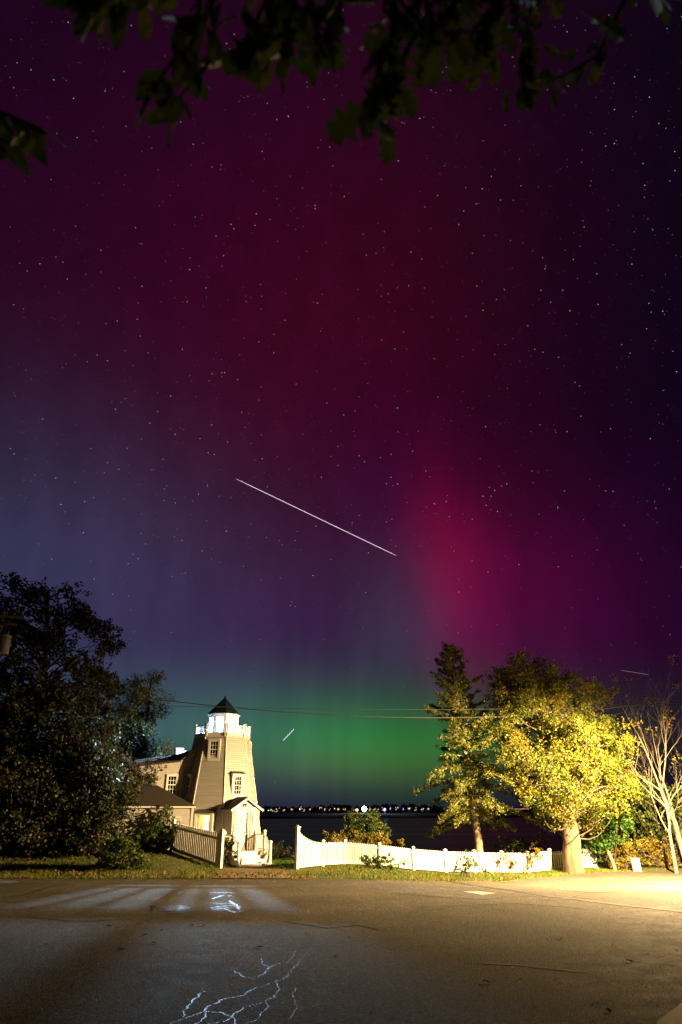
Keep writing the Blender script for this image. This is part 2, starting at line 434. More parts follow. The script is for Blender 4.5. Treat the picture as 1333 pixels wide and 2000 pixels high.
FC = [[(610, 172), (655, 176), (690, 172), (735, 174)], [(700, 166), (730, 172), (752, 168)], [(825, 168), (870, 171), (905, 168)], [(840, 150), (880, 153), (925, 148)], [(900, 182), (940, 184), (965, 180)], [(600, 158), (606, 170), (596, 184)],[(600, 160), (640, 170), (700, 160), (740, 165)], [(590, 180), (680, 178), (760, 180)], [(655, 90), (700, 100), (712, 112), (660, 120), (600, 135)],
      [(820, 110), (900, 108), (930, 112)], [(835, 133), (880, 120), (925, 122)], [(880, 170), (930, 190), (980, 192)], [(850, 165), (920, 160), (950, 165)],
      [(830, 175), (880, 178)], [(905, 140), (935, 160), (945, 176)], [(640, 187), (720, 186)], [(20, 130), (110, 112), (200, 85), (290, 66)]]
for c in NC: strip(near_crack(c), .024, .004, 'crack_seal', tar, road)
for c in FC: strip(far_crack(c), .12, .006, 'crack_seal', tar, road)
for c, w in (([(860, 1718), (930, 1730), (1020, 1742), (1080, 1752), (1200, 1766), (1290, 1776), (1400, 1790)], .10),
             ([(820, 1772), (900, 1768), (1000, 1764), (1090, 1770), (1150, 1776)], .045), ([(760, 1745), (860, 1752), (940, 1757), (1010, 1752), (1080, 1750)], .04),
             ([(1040, 1760), (1100, 1757), (1130, 1748)], .035), ([(560, 1800), (640, 1812), (700, 1806), (740, 1815)], .05),
             ([(1090, 1738), (1160, 1744), (1230, 1740)], .05), ([(40, 1790), (150, 1800), (260, 1795)], .03), ([(1150, 1900), (1010, 1886), (900, 1880)], .03)):
    strip([G(*q) for q in c], w * 4.5, .010, 'open_crack', crackm, road)
q = [G(903, 1742), G(935, 1741), G(968, 1745), G(940, 1748)]
mb = MB(); mb.prism([p + [0, 0, -.01] for p in q], [p + [0, 0, .012] for p in q]); mb.build('road_patch', patchm, road)
# concrete slab at the near kerb corner
q = [G(1283, 2000), G(1333, 1962), G(1500, 1850), G(1700, 1990), G(1400, 2200)]
mb = MB(); mb.prism([p + [0, 0, -.1] for p in q], [p + [0, 0, .02] for p in q]); tag(mb.build('sidewalk', concrete), kind='structure')
# gravel path through the gate
pp = [(-5.6, 33.9), (-2.3, 33.8), (-2.6, 38), (-3.3, 40.6), (-5.4, 41.0), (-6.0, 39)]
mb = MB(); L = []
for a, b in zip(pp, pp[1:] + pp[:1]):
    for k in range(8):
        t = k / 8; x = a[0] + (b[0] - a[0]) * t + random.uniform(-.12, .12); y = a[1] + (b[1] - a[1]) * t + random.uniform(-.1, .1)
        L.append((x, y, gz(x, y) + .02))
cxp = (-4.2, 37.3, gz(-4.2, 37.3) + .02); mb.add(L + [cxp], [(i, (i + 1) % len(L), len(L)) for i in range(len(L))])
tag(mb.build('path', earth), kind='structure')
mb = MB(); mb.add([(-4000, 52, -3), (4000, 52, -3), (4000, 6000, -3), (-4000, 6000, -3)], [(0, 1, 2, 3)]); tag(mb.build('water', waterm), kind='structure')
# far marsh bank
mb = MB(); top = []; bot = []
for i, x in enumerate(np.linspace(-900, 900, 90)):
    y = 515 + 25 * math.sin(x * .013) + 12 * math.sin(x * .05)
    if x > 120: y += (x - 120) * .35
    bot.append((x, y, -3.2)); top.append((x, y + 3, -2.2 + .5 * math.sin(x * .21)))
nb = len(bot); back = [(p[0], 1500, 1.2) for p in bot]
mb.add(bot + top + back, [(i, i + 1, nb + i + 1, nb + i) for i in range(nb - 1)] + [(nb + i, nb + i + 1, 2 * nb + i + 1, 2 * nb + i) for i in range(nb - 1)])
tag(mb.build('far_shore', marshm), kind='structure')

# ------------------------------------------------------------------ stars
N = 60000
el = np.arcsin(rng.uniform(.03, 1, N)); az = rng.uniform(-math.pi, math.pi, N)
d = np.stack([np.cos(el) * np.sin(az), np.cos(el) * np.cos(az), np.sin(el)], 1)
mag = rng.pareto(2.3, N) + .35; mag = np.minimum(mag, 5) * (.35 + .65 * smooth01(.12, .5, el))
RAD = 6000.
rad = 1.2 * np.clip(mag, .45, 3.4) ** .6
base = np.array([[1, 0, 0], [-1, 0, 0], [0, 1, 0], [0, -1, 0], [0, 0, 1], [0, 0, -1.]])
tri = np.array([[0, 2, 4], [2, 1, 4], [1, 3, 4], [3, 0, 4], [2, 0, 5], [1, 2, 5], [3, 1, 5], [0, 3, 5]])
V = d[:, None, :] * RAD + base[None] * rad[:, None, None]
fs = (np.arange(N)[:, None, None] * 6 + tri[None]).reshape(-1, 3)
me = bpy.data.meshes.new('star_field'); me.from_pydata(V.reshape(-1, 3).tolist(), [], fs.tolist())
ca = me.color_attributes.new('starlight', 'FLOAT_COLOR', 'POINT')
tint = rng.uniform(0, 1, N)
colr = np.stack([np.where(tint < .35, .72, 1.0), np.where(tint < .35, .78, np.where(tint > .8, .86, .95)), np.where(tint > .8, .75, 1.0)], 1) * (mag * .36)[:, None]
c4 = np.concatenate([np.repeat(colr, 6, 0), np.ones((N * 6, 1))], 1); ca.data.foreach_set('color', c4.reshape(-1).astype(np.float32))
starm, nt, out = new_mat('starlight')
at = nd(nt, 'ShaderNodeAttribute', attribute_name='starlight'); e = nd(nt, 'ShaderNodeEmission')
nt.links.new(at.outputs['Color'], e.inputs[0]); nt.links.new(e.outputs[0], out.inputs[0]); starm.cycles.emission_sampling = 'NONE'
me.materials.append(starm)
o = bpy.data.objects.new('star_field', me); link(o); tag(o, 'countless small white and blue stars scattered over the night sky', 'stars', kind='stuff')

# ------------------------------------------------------------------ the lighthouse house
C0 = np.array([-7.45, 45.0, 0.0]); A0 = 17.1; ZT = 6.82
def RT(z): return 2.9 - .1765 * z
def adir(a): return np.array([math.sin(R(a)), -math.cos(R(a)), 0.])
def atan_(a): return np.array([math.cos(R(a)), math.sin(R(a)), 0.])
house = thing('lighthouse_house', 'cream clapboard lighthouse house with glowing lantern room and white railed gallery', 'house', C0)
def octa(z, r): return [C0 + adir(A0 + 45 * k) * r + [0, 0, z] for k in range(8)]
for k in range(8):
    a1, a2 = A0 + 45 * k, A0 + 45 * (k + 1); nn = adir(a1 + 22.5); mb = MB(); z = -.6
    while z < ZT - .01:
        z2 = min(z + .125, ZT)
        def at_(a_, z_, off): return C0 + adir(a_) * RT(z_) + nn * off + [0, 0, z_]
        zm = z + .70 * (z2 - z)
        mb.add([at_(a1, z, 0), at_(a2, z, 0), at_(a2, z, .034), at_(a1, z, .034), at_(a2, zm, .034), at_(a1, zm, .034), at_(a2, z2, 0), at_(a1, z2, 0)],
               [(0, 1, 2, 3), (3, 2, 4, 5), (5, 4, 6, 7)]); z = z2
    mb.build('siding', cream, house)
    mb = MB()
    mb.tube([C0 + adir(a1) * (RT(-.6) + .0) + [0, 0, -.6], C0 + adir(a1) * (RT(ZT) + .0) + [0, 0, ZT]], .055, 6); mb.build('corner_board', trim, house)
# gallery deck, fascia and railing
mb = MB(); mb.prism(octa(ZT - .02, 1.68), octa(ZT + .08, 1.74)); mb.prism(octa(ZT + .08, 1.70), octa(ZT + .20, 1.70)); mb.prism(octa(ZT + .20, 1.74), octa(ZT + .25, 1.74))
deck = mb.build('gallery_deck', trim, house)
ZD = ZT + .25
for k in range(8):
    a1, a2 = A0 + 45 * k, A0 + 45 * (k + 1); v1, v2 = C0 + adir(a1) * 1.72, C0 + adir(a2) * 1.72
    t = (v2 - v1); Lf = np.linalg.norm(t); t /= Lf; nn = adir(a1 + 22.5)
    mb = MB(); mb.obox(v1, t, nn, .10, Lf - .10, -.03, .03, ZD + .40, ZD + .455); mb.obox(v1, t, nn, .10, Lf - .10, -.02, .02, ZD + .06, ZD + .10)
    rail = mb.build('gallery_rail', white, house)
    for i in range(9):
        u = .17 + (Lf - .34) * i / 8; mb = MB(); mb.obox(v1, t, nn, u - .016, u + .016, -.016, .016, ZD + .10, ZD + .40); mb.build('baluster', white, rail)
    for u in (.075, Lf - .075):
        mb = MB(); mb.obox(v1, t, nn, u - .04, u + .04, -.04, .04, ZD - .22, ZD + .53)
        mb.obox(v1, t, nn, u - .055, u + .055, -.055, .055, ZD + .53, ZD + .56); mb.build('gallery_post', white, house)
# lantern room
ZL, ZE = ZD, ZT + 1.46; RL = .95
mb = MB(); mb.prism(octa(ZL + .0, RL), octa(ZL + .12, RL)); mb.build('lantern_curb', white, house)
mb = MB(); mb.prism(octa(ZE - .16, RL + .015), octa(ZE - .04, RL + .03)); mb.prism(octa(ZE - .04, RL + .10), octa(ZE, RL + .10)); mb.build('lantern_cornice', white, house)
for k in range(8):
    a1, a2 = A0 + 45 * k, A0 + 45 * (k + 1); v1, v2 = C0 + adir(a1) * RL, C0 + adir(a2) * RL
    t = v2 - v1; Lf = np.linalg.norm(t); t /= Lf; nn = adir(a1 + 22.5); mb = MB()
    mb.obox(v1, t, nn, .0, .12, -.05, 0, ZL + .12, ZE - .16); mb.obox(v1, t, nn, Lf - .12, Lf, -.05, 0, ZL + .12, ZE - .16)
    mb.build('lantern_mullion', white, house)
    mb = MB(); mb.obox(v1, t, nn, .12, Lf - .12, -.035, -.028, ZL + .12, ZE - .16); mb.build('lantern_pane', frost, house)
    mb = MB(); mb.obox(v1, t, nn, .12, .15, -.02, .012, ZL + .12, ZE - .16); mb.obox(v1, t, nn, Lf - .15, Lf - .12, -.02, .012, ZL + .12, ZE - .16); mb.obox(v1, t, nn, Lf / 2 - .022, Lf / 2 + .022, -.02, .006, ZL + .12, ZE - .20)  # middle bar added to cast dark bands into the light on the road
    mb.obox(v1, t, nn, .15, Lf - .15, -.02, .012, ZE - .20, ZE - .16); mb.build('sash', white, house)
mb = MB(); apex = C0 + [0, 0, ZE + 1.12]; o8 = octa(ZE, RL + .13)
mb.add(o8 + [apex], [(k, (k + 1) % 8, 8) for k in range(8)] + [tuple(range(7, -1, -1))]); mb.build('lantern_roof', slate, house)
mb = MB(); mb.lathe(C0, [(.05, ZE + 1.06), (.06, ZE + 1.12), (.02, ZE + 1.22)], 8); mb.build('finial', slate, house)
CB = C0 + np.array([-.20, .25, 0]); mb = MB(); mb.lathe(CB, [(.30, ZE - .265), (.30, ZE - .17), (.02, ZE - .12)], 16, cap=False); mb.build('added_beam_baffle', bafflemat, house)  # bulb off-centre; unseen baffle added to dim its flatter rays
mb = MB(); mb.lathe(CB, [(.01, ZE - .17), (.02, ZE - .165), (.02, ZE - .14), (.01, ZE - .125)], 10); mb.build('beacon_bulb', lampglow, house)
bl = bpy.data.lights.new('beacon_light', 'POINT'); bl.energy = BEACON_POWER; bl.color = (.50, .75, 1.0); bl.shadow_soft_size = .03
link(bpy.data.objects.new('beacon_light', bl), house, CB + [0, 0, ZE - .20])

def window(o, t, n, w, h, d=.25, m=glass, cols=3, rows=(2, 2), hood=False, cas=.10, name='window', back=True):
    """box window: o is the middle of the sill on the window's front plane"""
    mb = MB()
    mb.obox(o, t, n, -w / 2 - cas, -w / 2, -d, 0, -cas, h + cas); mb.obox(o, t, n, w / 2, w / 2 + cas, -d, 0, -cas, h + cas)
    mb.obox(o, t, n, -w / 2, w / 2, -d, 0, h, h + cas); mb.obox(o, t, n, -w / 2, w / 2, -d, 0, -cas, 0)
    mb.obox(o, t, n, -w / 2 - cas - .02, w / 2 + cas + .02, 0, .03, -cas - .03, -cas + .03)
    wf = mb.build(name, trim, house)
    mb = MB(); mb.obox(o, t, n, -w / 2, w / 2, -.06, -.045, 0, h); mb.build('pane', m, wf)
    mb = MB(); r0 = .025
    hh = h / 2
    mb.obox(o, t, n, -w / 2, w / 2, -.045, -.015, hh - .02, hh + .02)
    for s_ in (-1, 1): mb.obox(o, t, n, s_ * w / 2 - (.03 if s_ > 0 else 0), s_ * w / 2 + (0 if s_ > 0 else .03), -.045, -.018, 0, h)
    mb.obox(o, t, n, -w / 2 + .03, w / 2 - .03, -.045, -.018, 0, .03); mb.obox(o, t, n, -w / 2 + .03, w / 2 - .03, -.045, -.018, h - .03, h)
    mb.build('sash', white, wf)
    for half in (0, 1):
        mb = MB(); z0 = half * hh + (.02 if half else .03); z1 = (half + 1) * hh - (.03 if half else .02)
        for i in range(1, cols):
            u = -w / 2 + w * i / cols; mb.obox(o, t, n, u - .009, u + .009, -.045, -.03, z0, z1)
        for i in range(1, rows[half]):
            zz = z0 + (z1 - z0) * i / rows[half]; mb.obox(o, t, n, -w / 2 + .03, w / 2 - .03, -.043, -.028, zz - .009, zz + .009)
        mb.build('muntin', white, wf)
    if hood:
        mb = MB(); W2 = w / 2 + cas + .06; zt = h + cas
        f0 = [o + t * (-W2) + n * .07 + [0, 0, zt], o + t * W2 + n * .07 + [0, 0, zt], o + t * (W2 - .06) - n * d + [0, 0, zt + .16], o + t * (-W2 + .06) - n * d + [0, 0, zt + .16]]
        mb.prism([p - [0, 0, .035] for p in f0], f0); mb.build('hood_roof', shingle, wf)
    return wf
def facet(k, z):
    """middle of facet k at height z"""
    a = A0 + 45 * k + 22.5; n = adir(a); return C0 + n * RT(z) * math.cos(R(22.5)) + [0, 0, z], atan_(a), n
FD, FL, FLL = 0, -1, -2          # door facet, front left facet, far left facet
p, t, n = facet(FL, 5.58); window(p + n * .05, t, n, .50, .98, .30, cas=.12)
p, t, n = facet(FD, 3.54); window(p + n * .06, t, n, .50, 1.06, .40, hood=True, cas=.15)
p, t, n = facet(FLL, 3.50); window(p + n * .06, t, n, .50, 1.10, .40, cas=.12)
p, t, n = facet(1, 5.58); window(p + n * .05, t, n, .50, .98, .30, cas=.10)
# lit bay window with a lamp inside
p, t, n = facet(FL, 1.20)
n = np.array(n); ob = p + n * .44 + t * (-.02)
wf = window(ob, t, n, .80, 1.30, .72, m=clear, cols=4, rows=(2, 3), hood=True, cas=.13, name='bay_window')
mb = MB(); mb.obox(ob, t, n, -.40, .40, -.41, -.39, 0, 1.3); mb.obox(ob, t, n, -.399, -.39, -.39, -.07, 0, 1.3); mb.obox(ob, t, n, .39, .399, -.39, -.07, 0, 1.3)
mb.build('room_wall', roomwall, wf)
mb = MB(); mb.obox(ob, t, n, -.385, -.24, -.13, -.11, .02, 1.28); mb.obox(ob, t, n, .30, .385, -.13, -.11, .02, 1.28); mb.build('curtain', curtain, wf)
lp = ob + t * .12 - n * .25
mb = MB(); mb.lathe(lp, [(.14, .55), (.09, .82), (.08, .82), (.13, .55)], 14); mb.build('table_lamp_shade', shadeglow, wf)
bl = bpy.data.lights.new('table_lamp_light', 'POINT'); bl.energy = 26; bl.color = (1, .72, .32); bl.shadow_soft_size = .05
link(bpy.data.objects.new('table_lamp_light', bl), wf, lp + [-.0, 0, 1.05])

# entrance porch on the door facet
p, t, n = facet(FD, 1.5); po = np.array([p[0], p[1], 0.0]); PF = .75; ZF = .68; ZEV = 2.86; ZA = 3.40
mb = MB()
mb.obox(po, t, n, -.90, .90, -.9, PF - .03, -.3, ZEV)
g1 = [po + t * -.90 + n * (PF - .03) + [0, 0, ZEV], po + t * .90 + n * (PF - .03) + [0, 0, ZEV], po + n * (PF - .03) + [0, 0, ZA - .02]]
g0 = [q - n * 1.2 for q in g1]; mb.prism(g0, g1)
porch = mb.build('porch', trim, house)
for sgn in (-1, 1):                                    # clapboards on the porch cheeks
    mb = MB(); z = ZF
    while z < ZEV - .1:
        a = po + t * sgn * .90; q = [a - n * .6 + t * sgn * .02, a + n * (PF - .1) + t * sgn * .02]
        mb.add([q[0] + [0, 0, z], q[1] + [0, 0, z], q[1] - t * sgn * .018 + [0, 0, z + .12], q[0] - t * sgn * .018 + [0, 0, z + .12], q[0] - t * sgn * .02 + [0, 0, z], q[1] - t * sgn * .02 + [0, 0, z]],
               [(0, 1, 2, 3), (4, 5, 1, 0)]); z += .12
    mb.build('cheek_siding', cream, porch)
rise = ZA - ZEV
for sgn in (-1, 1):
    mb = MB(); e0 = po + t * sgn * 1.06 + [0, 0, ZEV - .16 * rise / .9]; r0 = po + [0, 0, ZA]
    q = [e0 + n * (PF + .14), e0 - n * 1.3, r0 - n * 1.3, r0 + n * (PF + .14)]
    mb.prism([x + [0, 0, .004] for x in q], [x + [0, 0, .05] for x in q]); mb.build('porch_roof', shingle, porch)
    mb = MB(); q = [e0 + n * (PF + .146), e0 + n * (PF + .12), r0 + n * (PF + .12), r0 + n * (PF + .146)]
    mb.prism([x - [0, 0, .10] for x in q], [x + [0, 0, .0] for x in q]); mb.build('rake_board', white, porch)
mb = MB()
for u in (-.86, -.72, .22, .36, .52, .86):
    mb.obox(po, t, n, u - .035, u + .035, PF - .03, PF + .02, ZF, ZEV - .06)
mb.obox(po, t, n, -.89, .89, PF - .03, PF + .03, ZEV - .12, ZEV + .02); mb.build('pilaster', trim, porch)
mb = MB(); mb.obox(po, t, n, -.66, .14, PF - .028, PF + .012, ZF, ZF + 2.02); mb.build('door_frame', white, porch)
mb = MB(); mb.obox(po, t, n, -.60, .02, PF + .012, PF + .034, ZF + .04, ZF + 1.96)
for (u0, u1, z0, z1) in ((-.54, -.32, .2, .8), (-.26, -.04, .2, .8), (-.54, -.32, .95, 1.4), (-.26, -.04, .95, 1.4), (-.54, -.32, 1.5, 1.86), (-.26, -.04, 1.5, 1.86)):
    mb.obox(po, t, n, u0, u1, PF + .034, PF + .042, ZF + z0, ZF + z1)
door = mb.build('door', doorm, porch)
mb = MB(); mb.obox(po, t, n, .025, .115, PF + .012, PF + .018, ZF + .1, ZF + 1.94); mb.build('sidelight_pane', glass, porch)
mb = MB(); mb.lathe(po + t * -.04 + n * (PF + .06), [(.005, ZF + .88), (.03, ZF + .90), (.03, ZF + .93), (.005, ZF + .95)], 8); mb.build('door_knob', black_metal, door)
mb = MB(); c_ = po + t * -.29 + n * PF
mb.obox(c_, t, n, -.03, .03, .042, .06, ZF + 1.62, ZF + 1.66); mb.obox(c_, t, n, -.012, .012, .042, .055, ZF + 1.52, ZF + 1.62); mb.obox(c_, t, n, -.03, .03, .042, .065, ZF + 1.47, ZF + 1.51); mb.build('door_knocker', black_metal, door)
window(po + t * .69 + n * (PF + .0) + [0, 0, ZF + .55], t, n, .14, 1.15, .02, cols=1, rows=(1, 1), cas=.05)
mb = MB(); sc_ = po + t * -.1 + n * (PF + .02); mb.obox(sc_, t, n, -.05, .05, -.03, .02, ZEV + .14, ZEV + .20)
mb.lathe(sc_ + n * .08, [(.035, ZEV + .05), (.06, ZEV + .16), (.07, ZEV + .17), (.015, ZEV + .24)], 8); mb.build('porch_lantern', black_metal, porch)
# landing, steps, railings
U0, U1 = -1.40, .74
mb = MB(); mb.obox(po, t, n, U0, U1, PF, PF + 1.03, -.2, ZF - .05); mb.obox(po, t, n, U0 - .02, U1 + .02, PF, PF + 1.06, ZF - .05, ZF); mb.build('landing', white, house)
for i in range(3):
    z1 = ZF - .19 * (i + 1)
    mb = MB(); n0 = PF + 1.06 + .22 * i; mb.obox(po, t, n, U0, U1, n0 - .02, n0 + .20, -.2, z1 - .035); mb.obox(po, t, n, U0 - .01, U1 + .01, n0 - .02, n0 + .225, z1 - .035, z1); mb.build('step', white, house)
for u in (U0 + .06, U1 - .06):
    mb = MB(); mb.obox(po, t, n, u - .03, u + .03, PF + .10, PF + .93, ZF + .78, ZF + .84); mb.obox(po, t, n, u - .025, u + .025, PF + .10, PF + .93, ZF + .08, ZF + .12)
    a = po + t * u + n * (PF + 1.0) + [0, 0, ZF + .80]; b = po + t * u + n * (PF + 1.58) + [0, 0, ZF + .30]
    mb.tube([a, b], .032, 6); mb.tube([a - [0, 0, .68], b - [0, 0, .68]], .025, 6); rl = mb.build('stair_rail', white, house)
    for i in range(7):
        nn_ = PF + .16 + i * .115; mb = MB(); mb.obox(po, t, n, u - .015, u + .015, nn_ - .015, nn_ + .015, ZF + .12, ZF + .78); mb.build('baluster', white, rl)
    for i in range(1, 5):
        f = i / 5; nn_ = PF + 1.0 + .58 * f; z = ZF + .80 - .50 * f; mb = MB(); mb.obox(po, t, n, u - .015, u + .015, nn_ - .015, nn_ + .015, z - .66, z); mb.build('baluster', white, rl)
    for nn_, z0, z1 in ((PF + .06, ZF, ZF + .92), (PF + .98, ZF - .4, ZF + .98), (PF + 1.60, -.1, ZF + .45)):
        mb = MB(); mb.obox(po, t, n, u - .055, u + .055, nn_ - .055, nn_ + .055, z0, z1); mb.obox(po, t, n, u - .08, u + .08, nn_ - .08, nn_ + .08, z1, z1 + .035)
        mb.add([po + t * (u + a_) + n * (nn_ + b_) + [0, 0, z1 + .035] for a_, b_ in ((-.07, -.07), (.07, -.07), (.07, .07), (-.07, .07))] + [po + t * u + n * nn_ + [0, 0, z1 + .09]], [(0, 1, 4), (1, 2, 4), (2, 3, 4), (3, 0, 4)])
        mb.build('newel_post', white, house)

# two-storey wing behind, with clapboards
wa = 24.0; wn_, wt_ = adir(wa), atan_(wa)
wo_ = np.array([-9.72, 43.6, 0.0])
def wing_top(u): return 5.50 + .13 * u if u < 0 else 5.50 + .75 * u
mb = MB(); us = list(np.linspace(-6.4, 0, 9)) + [.5, 1.2]
mb.add([wo_ + wt_ * u + [0, 0, -.3] for u in us] + [wo_ + wt_ * u + [0, 0, wing_top(u)] for u in us] +
       [wo_ + wt_ * u - wn_ * 4 + [0, 0, -.3] for u in us] + [wo_ + wt_ * u - wn_ * 4 + [0, 0, wing_top(u)] for u in us],
       [(i, i + 1, len(us) + i + 1, len(us) + i) for i in range(len(us) - 1)] + [(2 * len(us) + i + 1, 2 * len(us) + i, 3 * len(us) + i, 3 * len(us) + i + 1) for i in range(len(us) - 1)] +
       [(2 * len(us), 0, len(us), 3 * len(us))])
wing = mb.build('wing_wall', cream, house)
z = 0.0; mb = MB()
while z < 7.0:
    ul = -6.4; 
    # start where the wall is taller than this board
    if z + .13 > wing_top(-6.4): ul = (z + .13 - 5.50) / .13 if z + .13 < 5.50 else (z + .13 - 5.50) / .75
    if ul < .95:
        a = wo_ + wt_ * ul; b = wo_ + wt_ * 1.0
        mb.add([a + [0, 0, z], b + [0, 0, z], b + wn_ * .034 + [0, 0, z], a + wn_ * .034 + [0, 0, z], b + wn_ * .034 + [0, 0, z + .09], a + wn_ * .034 + [0, 0, z + .09], b + wn_ * .002 + [0, 0, z + .13], a + wn_ * .002 + [0, 0, z + .13]], [(0, 1, 2, 3), (3, 2, 4, 5), (5, 4, 6, 7)])
    z += .13
mb.build('clapboard', cream, wing)
mb = MB(); mb.obox(wo_, wt_, wn_, .12, .27, .0, .05, 0, 5.55); mb.build('corner_board', trim, wing)
window(wo_ - wt_ * .34 + wn_ * .12 + [0, 0, 3.62], wt_, wn_, .50, .98, .1, cas=.09)
lo = [wo_ + wt_ * u + wn_ * .15 + [0, 0, wing_top(u) - .03] for u in (-7.0, 0, .5)]; hi = [wo_ + wt_ * u - wn_ * 2.4 + [0, 0, z_] for u, z_ in ((-7.4, 4.75), (.35, 6.0), (1.4, 6.35))]
mb = MB(); mb.add(lo + hi + [q - [0, 0, .09] for q in lo], [(0, 1, 4, 3), (1, 2, 5, 4), (6, 7, 1, 0), (7, 8, 2, 1)]); mb.build('wing_roof', shingle, wing)
ch = P(349, 1475, 50.5); mb = MB(); mb.obox((ch[0], ch[1], 0), adir(115), adir(25), -.24, .24, -.24, .24, ch[2] - 1.6, ch[2] + .42)
mb.obox((ch[0], ch[1], 0), adir(115), adir(25), -.29, .29, -.29, .29, ch[2] + .36, ch[2] + .46); mb.build('chimney', brickm, wing)
# single-storey annex with hipped roof
an = 14.0; an_n, an_t = adir(an), atan_(an); ao = np.array([XD(379, 41.6, 2.9), 41.6, 0.0])
mb = MB(); mb.obox(ao, an_t, an_n, -5.6, 0, -2.6, -.02, -.2, 2.86); annex = mb.build('annex_wall', cream, house)
mb = MB(); z = .0
while z < 2.7:
    a = ao - an_t * 5.6; b = ao - an_t * .1
    mb.add([a + an_n * .01 + [0, 0, z], b + an_n * .01 + [0, 0, z], b - an_n * .012 + [0, 0, z + .13], a - an_n * .012 + [0, 0, z + .13], a - an_n * .02 + [0, 0, z], b - an_n * .02 + [0, 0, z]], [(0, 1, 2, 3), (4, 5, 1, 0)]); z += .13
mb.build('clapboard', cream, annex)
mb = MB(); mb.obox(ao, an_t, an_n, -.12, 0.01, -.04, .03, 0, 2.86); mb.build('corner_board', trim, annex)
mb = MB(); mb.obox(ao, an_t, an_n, -5.7, .10, -2.7, .12, 2.86, 2.94); mb.build('eave_board', white, annex)
mb = MB(); e = [ao + an_t * u + an_n * v + [0, 0, 2.94] for u, v in ((-5.75, .14), (.14, .14), (.14, -2.8), (-5.75, -2.8))]; rg = [ao + an_t * -3.4 - an_n * 1.3 + [0, 0, 4.05], ao + an_t * -2.1 - an_n * 1.3 + [0, 0, 4.05]]
mb.add(e + rg, [(0, 1, 5, 4), (1, 2, 5), (2, 3, 4, 5), (3, 0, 4)]); mb.build('annex_roof', shingle, annex)
mb = MB(); mb.obox(ao, an_t, an_n, -1.55, -.62, -.02, .035, .5, 2.45); gd = mb.build('annex_door', trim, annex)
mb = MB(); mb.obox(ao, an_t, an_n, -1.45, -.72, .035, .045, 2.02, 2.36); mb.build('door_panel', cream, gd)

# ------------------------------------------------------------------ picket fences
def picket_mesh(nm='picket'):
    mb = MB(); w, d = .045, .018
    mb.prism([(-w, -d, 0), (w, -d, 0), (w, d, 0), (-w, d, 0)], [(-w, -d, .955), (w, -d, .955), (w, d, .955), (-w, d, .955)])
    mb.add([(-w, -d, .955), (w, -d, .955), (w, d, .955), (-w, d, .955), (0, -d, 1), (0, d, 1)], [(0, 1, 4), (2, 3, 5), (1, 2, 5, 4), (3, 0, 4, 5)])
    return mb.mesh(nm, white)
PICK = picket_mesh()
def post_mesh():
    mb = MB(); mb.box(-.065, .065, -.065, .065, 0, .94); mb.box(-.09, .09, -.09, .09, .94, .965)
    mb.add([(-.08, -.08, .965), (.08, -.08, .965), (.08, .08, .965), (-.08, .08, .965), (0, 0, 1.0)], [(0, 1, 4), (1, 2, 4), (2, 3, 4), (3, 0, 4)])
    return mb.mesh('post', white)
POST = post_mesh()
def add_post(parent, p, h, rz, w=1.0):
    o = bpy.data.objects.new('post', POST); link(o, parent, p - np.array([0, 0, .15]), rz); o.scale = (w, w, h + .15); return o
def add_bay(parent, a, b, n, ha, hb, curve=0.0, rail=.82):
    """pickets, two rails between posts a and b (ground points)"""
    d = b - a; L = math.hypot(d[0], d[1]); rz = math.atan2(d[1], d[0]); t = np.array([d[0], d[1], 0]) / L; nn = np.array([t[1], -t[0], 0])
    def hh(f):
        if curve: f2 = 1 - (1 - f) ** curve; return ha + (hb - ha) * f2
        return ha + (hb - ha) * f
    for i in range(n):
        f = (i + .5) / n; p = a + d * f; p = np.array([p[0], p[1], a[2] + d[2] * f + .07])
        o = bpy.data.objects.new('picket', PICK); link(o, parent, p + [0, 0, random.uniform(-.004, .004)], rz + random.uniform(-.03, .03)); o.scale = (1, 1, hh(f) - .10)
    K = 10 if curve else 1
    for (zf, th, off) in ((rail, .05, 0), (None, .075, 0)):
        mb = MB()
        for k in range(K):
            q = []
            for kk in (k, k + 1):
                f = kk / K; base = a + d * f
                if abs(f) < 1e-6: base = base + t * .07
                if abs(f - 1) < 1e-6: base = base - t * .07
                zc_ = base[2] + (.06 + (hh(f) - .06) * (zf - (.07 if curve else 0)) if zf else .15)
                for s_ in (-1, 1):
                    for z_ in (-th, th): q.append(base * [1, 1, 0] + nn * .032 * s_ + [0, 0, zc_ + z_])
            mb.add(q, [(0, 1, 3, 2), (4, 6, 7, 5), (0, 4, 5, 1), (2, 3, 7, 6), (1, 5, 7, 3), (0, 2, 6, 4)])
        mb.build('rail' if zf else 'bottom_rail', white, parent)
def gp(px, D): 
    x = XD(px, D); x = XD(px, D, gz(x, D)); return np.array([x, D, gz(x, D)])
posts = [gp(580, 39.0), gp(631, 40.4), gp(675, 41.1), gp(743, 41.2), gp(809, 41.5), gp(872, 42.1), gp(929, 43.0), gp(983, 44.1), gp(1034, 45.2), gp(1078, 46.2)]
fence = thing('picket_fence', 'long white picket fence with capped posts running behind the maple trunk', 'fence', posts[0])
hts = [2.05, 1.30, 1.27, 1.22, 1.20, 1.20, 1.20, 1.20, 1.22, 1.24]
bays = [15, 10, 15, 17, 17, 16, 16, 16, 14]
for i, p in enumerate(posts):
    a = posts[min(i + 1, len(posts) - 1)] - posts[max(i - 1, 0)]
    add_post(fence, p, hts[i], math.atan2(a[1], a[0]), 1.35 if i == 0 else 1.0)
for i in range(9):
    add_bay(fence, posts[i], posts[i + 1], bays[i], (1.86 if i == 0 else hts[i] - .10), hts[i + 1] - .10, 2.2 if i == 0 else 0)
e2 = gp(1128, 47.2); add_bay(fence, posts[-1], e2, 12, 1.1, 1.1); add_post(fence, e2, 1.2, 0)
